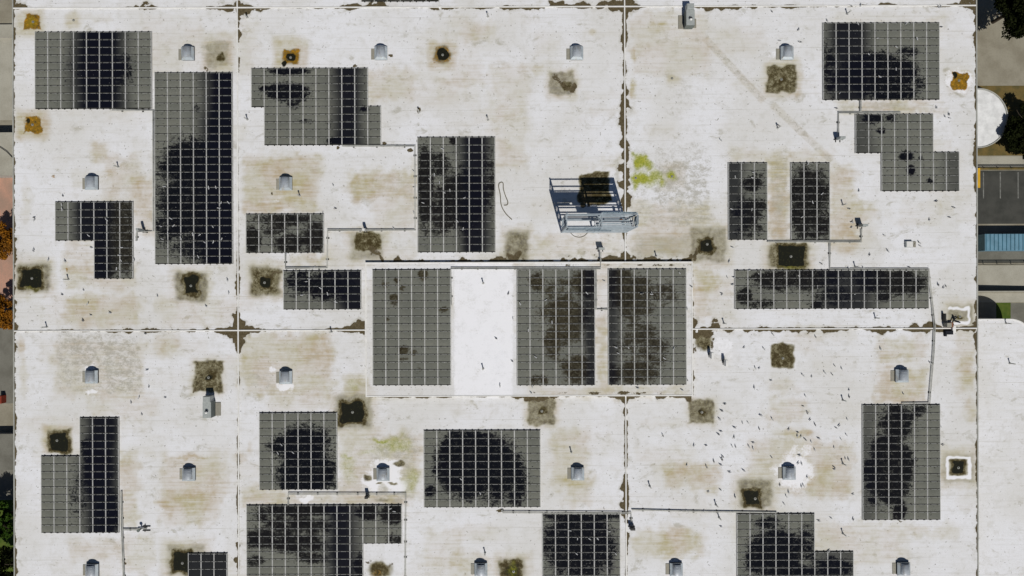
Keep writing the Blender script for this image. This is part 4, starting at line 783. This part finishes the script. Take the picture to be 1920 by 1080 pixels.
flock('small gull in the loose flock on white roof around the lower right hooded vent', q([(42, 55), (42, 140), (55, 150), (30, 105), (25, 190), (35, 180), (20, 200), (95, 212), (118, 215), (168, 236), (103, 245), (105, 272), (125, 275), (170, 128), (207, 127), (120, 160), (125, 168), (283, 80), (276, 165), (257, 195), (357, 105), (548, 28), (575, 62), (590, 108), (578, 128), (621, 140), (548, 160), (580, 175), (517, 148), (461, 165), (510, 185), (510, 205), (533, 210), (550, 218), (556, 228), (582, 232), (596, 243), (575, 258), (640, 227), (693, 258), (737, 277), (621, 293), (497, 290), (740, 92), (820, 105), (826, 112), (773, 143), (738, 152), (752, 158), (803, 200), (815, 203), (781, 228), (237, 250), (210, 275), (237, 282), (47, 340), (42, 355), (35, 388), (88, 435), (145, 440), (175, 422), (525, 330), (540, 380), (515, 378), (575, 348), (572, 460), (737, 405), (738, 418), (812, 345), (830, 355), (852, 492), (855, 572), (620, 605), (730, 630), (497, 580), (455, 555), (440, 580), (405, 510), (32, 545), (125, 585), (430, 632), (642, 738), (717, 716), (820, 765), (857, 722), (38, 770), (535, 518), (548, 515), (350, 340), (708, 920), (1412, 268), (1452, 137), (1398, 148), (740, 400)]))
q = zf(1340, 500)
flock('small gull on white roof between the long curb and the lower right array', q([(182, 498), (302, 508), (357, 423), (622, 435), (675, 605), (740, 615), (787, 628), (868, 625), (917, 597), (678, 657), (725, 657), (725, 670), (545, 670), (602, 682), (347, 705), (246, 750), (598, 780), (492, 797), (560, 802), (440, 815), (520, 845), (548, 868), (574, 905), (60, 853), (42, 895), (284, 920), (28, 945), (357, 945), (252, 628), (275, 632), (1028, 508), (1228, 610), (1165, 785), (1255, 768), (830, 762), (835, 805), (1350, 660), (1335, 600)]))
q = zf(1340, 260)
flock('small gull on clean white roof under the stepped array at the right edge', q([(888, 150), (1525, 113), (1368, 388), (1388, 440), (1333, 458), (1330, 502), (1452, 492), (1480, 430), (980, 415), (892, 323), (830, 438), (848, 522), (845, 550), (868, 550), (1132, 540), (1170, 552), (1232, 585), (1335, 612), (1290, 637), (1265, 648), (1272, 668), (1315, 683), (1075, 700), (960, 720), (852, 515), (772, 197), (1075, 585), (1050, 600)]))
flock('small gull at the wide fifteen column array and the pipe above it', q([(107, 905), (115, 860), (75, 860), (38, 960), (45, 965), (105, 678), (155, 712), (90, 762), (210, 815), (272, 840), (285, 820), (630, 712), (660, 775), (690, 742), (825, 805), (1095, 800), (1205, 800), (920, 800), (950, 800), (870, 965), (635, 920), (520, 850), (905, 870), (1420, 925), (1430, 915), (1385, 905), (1185, 825)]))
flock('white gull standing on the narrow three column arrays', q([(125, 237), (158, 293), (232, 245), (105, 345), (110, 392), (100, 440), (230, 440), (250, 545), (215, 195), (240, 210), (665, 345), (605, 393), (640, 405), (540, 487), (685, 582), (578, 155), (665, 392)]), RZ + .2, False)
q = zf(1340, 0)
flock('white gull standing on the top right nine by ten array', q([(797, 160), (1030, 197), (1130, 195), (1008, 240), (950, 340), (1072, 423), (1120, 432), (1020, 478), (1122, 293), (1160, 150), (1185, 150), (685, 478), (1250, 245), (775, 580)]), RZ + .2, False)
flock('small gull on white roof around the top right array', q([(698, 130), (883, 148), (1330, 152), (1402, 172), (820, 45), (845, 42), (820, 88), (1135, 18), (905, 35), (1385, 45), (1400, 40), (390, 250), (400, 255), (520, 185), (525, 262), (355, 75), (752, 675), (1375, 670), (1455, 735), (1450, 710), (1425, 722), (390, 778), (135, 858), (35, 868)]))
q = zf(900, 480, .25)
flock('small gull on the right end of the raised roof', q([(212, 283), (215, 308), (137, 592), (122, 620), (245, 470), (148, 970), (320, 985), (390, 975), (1182, 990), (1515, 1005), (1552, 395), (1580, 230), (1553, 925), (895, 540), (930, 185), (950, 860), (240, 790), (1240, 1030), (380, 1025)]), ZP)
flock('gull perched on the two mottled arrays of the raised roof', q([(300, 358), (497, 330), (685, 328), (565, 380), (800, 278), (790, 460), (365, 555), (540, 495), (420, 495), (330, 555), (685, 730), (415, 755), (1090, 220), (1210, 280), (1290, 280), (1410, 215), (1285, 285), (1020, 685), (1110, 685), (1380, 765), (1455, 690), (1495, 130), (1360, 950), (1035, 730), (1220, 440), (1155, 465)]), ZP + .2)
q = zf(0, 270, .25)
flock('white gull standing on the lower half of the tallest array', q([(1178, 318), (1240, 318), (1570, 328), (1625, 328), (1665, 443), (1705, 443), (1720, 443), (1645, 483), (1285, 560), (1310, 615), (1320, 615), (1210, 618), (1600, 618), (1265, 672), (1360, 705), (1450, 675), (1500, 680), (1540, 735), (1605, 735), (1667, 712), (1730, 718), (1490, 843), (1220, 710)]), RZ + .2, False)
flock('gull perched on the L shaped array below the upper left vent', q([(465, 458), (470, 490), (815, 495), (890, 552), (803, 572), (800, 600), (673, 687), (740, 600), (915, 775), (900, 835), (912, 875), (878, 935), (755, 900)]), RZ + .2, False)
flock('small gull on bare roof in the upper left bay', q([(257, 550), (265, 565), (250, 800), (258, 788), (365, 865), (493, 880), (483, 910), (475, 388), (685, 775), (1062, 712), (1010, 875), (1710, 1020)]))
q = zf(0, 540, .25)
flock('small dark gull on white roof above the long curb at left', q([(470, 48), (662, 120), (718, 122), (765, 103), (825, 183), (680, 202), (625, 242), (905, 120), (985, 140), (1055, 122), (1080, 125), (1185, 60), (1190, 70), (1545, 135), (1555, 118), (1690, 142), (1720, 35), (628, 12)]))
flock('small gull on white roof around the lower left air unit', q([(1105, 615), (1128, 602), (1117, 738), (1043, 822), (985, 855), (865, 912), (825, 957), (1065, 943), (1243, 822), (495, 505), (1045, 275), (350, 345), (1090, 345)]))
q = zf(440, 250, .25)
flock('white gull perched on the tall middle array', q([(1500, 310), (1640, 315), (1465, 345), (1535, 370), (1580, 378), (1615, 430), (1415, 520), (1435, 550), (1470, 568), (1570, 445), (1790, 428), (1670, 660), (1715, 718), (1725, 485), (1650, 560), (1560, 118)]), RZ + .2, False)
flock('small gull beside the looping pipe in the upper middle', q([(1340, 285), (1345, 405), (1195, 712), (715, 450), (757, 562), (660, 598), (740, 392), (1215, 820), (1345, 600), (570, 1010), (600, 1008), (680, 1000)]))
flock('white gull on the small array left of the raised roof', [(470 + a / 4, 480 + c / 4) for a, c in [(440, 172), (530, 240), (635, 345), (580, 285), (700, 160), (780, 125), (385, 290), (625, 235), (640, 345), (420, 190)]], RZ + .2, False)
q = zf(440, 810, .25)
flock('gull on the largest bottom array or the black arrays above it', q([(440, 150), (350, 95), (420, 95), (660, 100), (325, 155), (500, 630), (1165, 575), (1200, 590), (1845, 455), (1700, 350)]), RZ + .2, False)
q = zf(900, 810, .25)
flock('white gull on the almost black bottom array', q([(675, 738), (820, 740), (730, 795), (822, 797), (915, 820), (725, 910), (1018, 910), (640, 850), (880, 795), (970, 740), (930, 660)]), RZ + .2, False)
flock('small gull on white roof right of the lower vertical curb', q([(1368, 22), (1605, 98), (1690, 103), (1550, 243), (1700, 208), (1648, 243), (1698, 255), (1800, 245), (1815, 203), (1818, 180), (1750, 218), (1865, 300), (1710, 448), (1800, 435), (1178, 470), (1510, 590), (1550, 590), (1675, 590)]))

# ------------------------------------------------------------------ ground and surroundings
def ground_mat(name, c1, c2, sc_=.35, fine=6):
    t = NT(name); a = t.noise(sc_, 6, .6); b_ = t.noise(fine, 4, .65); d = t.noise(1.0, 5, .6, t.pos((.6, .15, 1)))
    c = t.mix(t.ss(a, .35, .7), c1, c2); c = t.mix(t.m('MULTIPLY', t.ss(b_, .45, .75), .35), c, tuple(x * .6 for x in c2)); c = t.mix(t.m('MULTIPLY', t.ss(d, .55, .75), .25), c, tuple(x * .65 for x in c1))
    return t.out(c, .9, 0, .15)
GMAT = {'concrete': ground_mat('concrete', (.27, .25, .195), (.20, .18, .135)), 'asphalt': ground_mat('asphalt', (.062, .062, .055), (.042, .043, .038), .5, 9), 'soil': ground_mat('soil', (.15, .105, .035), (.085, .072, .028), .8, 5),
        'pink': ground_mat('pink_paving', (.44, .25, .18), (.30, .205, .155)), 'grass': ground_mat('grass', (.05, .085, .012), (.085, .11, .02), 1.2, 8), 'pale': ground_mat('pale_concrete', (.36, .345, .29), (.29, .275, .225)), 'grey': ground_mat('grey_paving', (.17, .165, .14), (.12, .115, .095)), 'line': ground_mat('road_paint', (.20, .20, .185), (.10, .10, .09), 1.5, 7)}
b = MB(); b.add([(-1500, -1500, 0), (1500, -1500, 0), (1500, 1500, 0), (-1500, 1500, 0)], [(0, 1, 2, 3)]); struct(b.obj('ground', GMAT['concrete']))
_lv = [0]
def sheet(name, mat, x0, y0, x1, y1, z=.004):
    A, B = W(x0, y1, z), W(x1, y0, z); b = MB(); b.add([(A.x, A.y, z), (B.x, A.y, z), (B.x, B.y, z), (A.x, B.y, z)], [(0, 1, 2, 3)]); return struct(b.obj(name, GMAT[mat]))
XE = 2100
sheet('verge', 'soil', 1770, 160, XE, 292); sheet('pavement', 'pale', 1770, 292.5, XE, 313); sheet('parking_lot', 'asphalt', 1770, 319, XE, 420); sheet('path', 'soil', 1770, 313.3, XE, 318.7); sheet('pavement', 'grey', 1770, 470, XE, 493)
sheet('driveway', 'pale', 1770, 497, XE, 537); sheet('footpath', 'pale', 1770, 549, XE, 567); sheet('lawn', 'grass', 1868, 567.5, 1895, 610); sheet('yard', 'grey', 1895.3, 567.5, XE, 615)
for x in (1844, 1875.6, 1909, 1941): sheet('parking_line', 'line', x - .9, 323, x + .9, 372, .008)
sheet('plaza', 'pink', -200, 330, 100, 565); sheet('pavement', 'grey', -200, 565.3, 100, 757); sheet('pavement', 'pale', -200, 48, 100, 226); sheet('courtyard', 'grey', -200, 815, 100, 936, .004); sheet('lawn', 'grass', -200, 937, 100, 1180)
# yellow kerb
A, B = W(1833, 352, .14), W(1838, 315, .14); b = MB(); b.box(A.x, A.y, .005, B.x, B.y, .15, 0, False, .02); tag(b.obj('kerb', M['yellow']), 'yellow painted kerb at the left end of the parking bays', 'kerb')
# tank
o = W(1832, 221, 0); o = Vector((66.3, W(1832, 221.5, 1.7).y, 0)); r = thing('water_tank', 'round low tank with a white lid by the right side of the warehouse', 'tank', o)
b = MB(); b.cyl(0, 0, 0, 1.7, 4.25, 4.25, 64, 0, False); b.obj('wall', M['tankwall'], r)
b = MB(); b.cyl(0, 0, 1.66, 1.70, 4.1, 4.02, 64, 0); b.obj('lid', M['tankwhite'], r)
b = MB()
for k in range(64):
    t0, t1 = 2 * math.pi * k / 64, 2 * math.pi * (k + 1) / 64
    for (ra, rb, za, zb) in ((4.1, 4.1, 1.66, 1.80), (4.1, 4.25, 1.80, 1.80), (4.25, 4.25, 1.80, 1.70)):
        b.add([(ra * math.cos(t0), ra * math.sin(t0), za), (ra * math.cos(t1), ra * math.sin(t1), za), (rb * math.cos(t1), rb * math.sin(t1), zb), (rb * math.cos(t0), rb * math.sin(t0), zb)], [(0, 1, 2, 3)])
b.obj('rim', M['flash'], r)
# blue container
zc = 2.2; A, B = W(1847, 470, zc), W(1847, 439, zc); r = thing('shipping_container', 'blue ribbed container parked by the right side of the warehouse', 'container', (A.x, A.y, 0)); L, Wd = 9.5, B.y - A.y
b = MB(); b.box(0, 0, .12, L, Wd, zc - .03, 0); b.obj('body', M['blue'], r)
b = MB(); b.box(-.02, -.02, zc - .03, L + .02, Wd + .02, zc, 0); b.obj('roof', M['blue'], r)
for k in range(17): b = MB(); x = .1 + k * .58; b.box(x, .03, zc, x + .09, Wd - .03, zc + .05); b.obj('roof_rib', M['bluerib'], r)
for x in (.2, L - .4): b = MB(); b.box(x, .1, 0, x + .25, Wd - .1, .12); b.obj('skid', M['clip'], r)
# rail fence and block wall on the right
def fence(y, lab, h=1.0):
    A = W(1775, y, 0); r = thing('rail_fence', lab, 'fence', (62.2, A.y, 0)); L = 24
    for z in (.45, .75, h): b = MB(); b.bar((0, 0, z), (L, 0, z), .07); b.obj('rail', M['clip'], r)
    for k in range(int(L / 2) + 1): b = MB(); b.bar((k * 2, 0, 0), (k * 2, 0, h), .09); b.obj('post', M['clip'], r)
fence(496, 'dark rail fence between the blue container and the driveway'); 
fence(315, 'low dark rail at the top of the parking bays', .5)
A = W(1900, 548, 1.2); b = MB(); L = 24
b.hexa([(0, 0, 0), (L, 0, 0), (L, .2, 0), (0, .2, 0), (0, 0, 1.6), (L, 0, .7), (L, .2, .7), (0, .2, 1.6)]); tag(b.obj('garden_wall', M['board'], None, (62.0, A.y, 0)), 'long low wall with a wedge of shadow above the white roof at right', 'wall')
# lower building at right
zr = 4.8; r = thing('annex_building', 'lower white annex with a rounded corner at the bottom right', 'building', (0, 0, 0))
x1 = W(1938, 598, zr).x; y1 = W(1900, 598.5, zr).y; x0 = xr + .2; yb2 = W(1900, 1160, zr).y; R = 3.3; pts = [(x0, yb2), (x1, yb2)]
for k in range(17): t = math.pi / 2 * k / 16; pts.append((x1 - R + R * math.cos(t), y1 - R + R * math.sin(t)))
pts.append((x0, y1)); n = len(pts)
b = MB(); b.add([(x, y, 0) for x, y in pts] + [(x, y, zr) for x, y in pts], [(i, (i + 1) % n, n + (i + 1) % n, n + i) for i in range(n)]); b.obj('wall', M['wall'], r)
me = bpy.data.meshes.new('annex_roof'); me.from_pydata([(x, y, zr + .004) for x, y in pts], [], [tuple(range(n))]); me.materials.append(M['roof']); o_ = link('roof', me, r)
for nm in ('dirt', 'growth'): me.attributes.new(nm, 'FLOAT_COLOR', 'POINT').data.foreach_set('color', [0.0] * (4 * n))
b = MB()
for i in range(1, n - 1):
    a, c = Vector(pts[i]), Vector(pts[i + 1]); d = (c - a).normalized(); nn = Vector((d.y, -d.x)) * .06
    b.hexa([(a.x - nn.x, a.y - nn.y, zr - .2), (a.x + nn.x, a.y + nn.y, zr - .2), (c.x + nn.x, c.y + nn.y, zr - .2), (c.x - nn.x, c.y - nn.y, zr - .2), (a.x - nn.x, a.y - nn.y, zr + .1), (a.x + nn.x, a.y + nn.y, zr + .1), (c.x + nn.x, c.y + nn.y, zr + .1), (c.x - nn.x, c.y - nn.y, zr + .1)])
b.obj('roof_edge', M['white'], r)
for px, py, lab in [(1886, 606, 'upper one on the lower white annex roof'), (1893, 681, 'lower one on the annex roof')]: tag(link('vent_pipe', VPM, None, W(px, py, zr + .004)), 'short pale vent pipe, ' + lab, 'vent pipe', 'short vent pipes')
# sheds and loading platforms on the left
def slab(x0, y0, x1, y1, z, lab, nm='loading_platform', mat='pale'):
    A, B = W(x0, y1, z), W(x1, y0, z); r = thing(nm, lab, 'platform', (A.x, A.y, 0)); b = MB(); b.box(0, 0, 0, min(B.x, xl - .3) - A.x, B.y - A.y, z - .06, 0, False); b.obj('base', M['wall'], r)
    me = MB(); me.box(-.1, -.1, z - .06, min(B.x, xl - .3) - A.x + .1, B.y - A.y + .1, z, 0); me.obj('deck', GMAT[mat], r); return r
slab(-90, 47, 40, 68, .7, 'narrow pale ledge at the far left top'); slab(-90, 249.5, 40, 328, 2.6, 'flat pale roof with a black shadow above it at the left edge', 'canopy'); slab(-90, 815, 40, 880, 1.4, 'grey platform with a dark upper edge at lower left', 'loading_platform', 'grey')
A = W(-6, 757, 1); b = MB(); b.box(0, 0, 0, .62, 1.1, 1.0, 0, False, .04); b.box(.08, .08, 1.0, .54, 1.02, 1.06, 0, False, .02); tag(b.obj('bin', M['red'], None, A - Vector((0, 0, 1))), 'small red bin at the left edge', 'bin')
b = MB(); pp = [W(-30, 268, 2.75) , W(0, 276, 2.8), W(12, 284, 2.8), W(25, 297, 2.7)]; o = pp[0]; b.tube([p - o for p in pp], .05, 6); tag(b.obj('cable', M['dark'], None, o), 'dark cable sagging over the flat pale roof at left', 'cable')

# ------------------------------------------------------------------ trees
def leaf_mat(name, c1, c2):
    t = NT(name); n = t.noise(1.3, 3); n2 = t.noise(12, 2); f = t.m('ADD', t.ss(n, .35, .65, 0, .7), t.m('MULTIPLY', n2, .3)); return t.out(t.mix(f, c1, c2), .9, 0, 0)
LM = {'dark': leaf_mat('dark_leaf', (.006, .008, .003), (.014, .017, .006)), 'rust': leaf_mat('rust_leaf', (.30, .12, .012), (.12, .055, .012)), 'green': leaf_mat('green_leaf', (.02, .045, .008), (.045, .085, .012))}
def tree(px, py, rad_px, hgt, mat, lab, seed, n=9000, leaf=.22, flat=.5):
    o = W(px, py, hgt * .72); rad = rad_px * S * (CAMH - hgt * .72) / (CAMH - RZ); rs = np.random.RandomState(seed)
    r = thing('tree', lab, 'tree', (o.x, o.y, 0), 'trees around the warehouse')
    b = MB(); b.tube([(0, 0, 0), (.05, .05, hgt * .3), (.0, .1, hgt * .55), (.1, 0, hgt * .8)], [.28, .22, .16, .06], 8)
    for k in range(9):
        t = rs.uniform(0, 6.28); l = rad * rs.uniform(.55, .85); z = hgt * rs.uniform(.35, .6)
        b.tube([(0, 0, z), (l * .5 * math.cos(t), l * .5 * math.sin(t), z + hgt * .1), (l * math.cos(t), l * math.sin(t), z + hgt * rs.uniform(.12, .25))], [.11, .07, .03], 6)
    b.obj('trunk', M['bark'], r)
    nc = 46; cl = []
    while len(cl) < nc:
        t = rs.uniform(0, 6.283); q = math.sqrt(rs.rand()) * rad * .93; lobe = .78 + .22 * math.sin(3 * t + seed) * math.cos(2 * t + seed * 2)
        cl.append((q * lobe * math.cos(t), q * lobe * math.sin(t), hgt * (.55 + .33 * rs.rand() * (1 - (q / rad) ** 2) + .08 * rs.rand()), rad * rs.uniform(.13, .26)))
    cl = np.array(cl); k = rs.randint(0, nc, n); d = rs.normal(size=(n, 3)); d /= np.linalg.norm(d, axis=1)[:, None]
    P = cl[k, :3] + d * (cl[k, 3] * rs.rand(n) ** .45)[:, None] * np.array([1, 1, .6])
    a = rs.normal(size=(n, 3)); a[:, 2] *= .5; a /= np.linalg.norm(a, axis=1)[:, None]; c = np.cross(a, rs.normal(size=(n, 3))); c /= np.linalg.norm(c, axis=1)[:, None]
    L = (leaf * rs.uniform(.6, 1.3, n))[:, None]
    V = np.stack([P - a * L, P + c * L * .5, P + a * L, P - c * L * .5], 1).reshape(-1, 3); F = np.arange(n * 4).reshape(n, 4)
    me = bpy.data.meshes.new('crown'); me.from_pydata(V.tolist(), [], F.tolist()); me.materials.append(LM[mat]); link('crown', me, r)
tree(1922, 8, 66, 8.5, 'dark', 'dark tree reaching in at the top right corner', 3, 12000)
tree(1944, 246, 62, 4.2, 'dark', 'dark tree right of the round tank', 8, 14000)
tree(-8, 452, 40, 5.5, 'rust', 'rust coloured autumn tree at the left edge, upper one of two', 5, 8000, .17)
tree(-2, 592, 38, 5.5, 'rust', 'rust coloured autumn tree above a dark shadow at the left edge, lower one of two', 6, 7000, .17)
tree(-14, 978, 44, 7.0, 'green', 'dark green tree at the lower left edge', 9, 10000, .2)
tree(-10, 1062, 46, 7.5, 'dark', 'nearly black tree in the bottom left corner', 12, 10000, .2)
print('gulls', ngull)
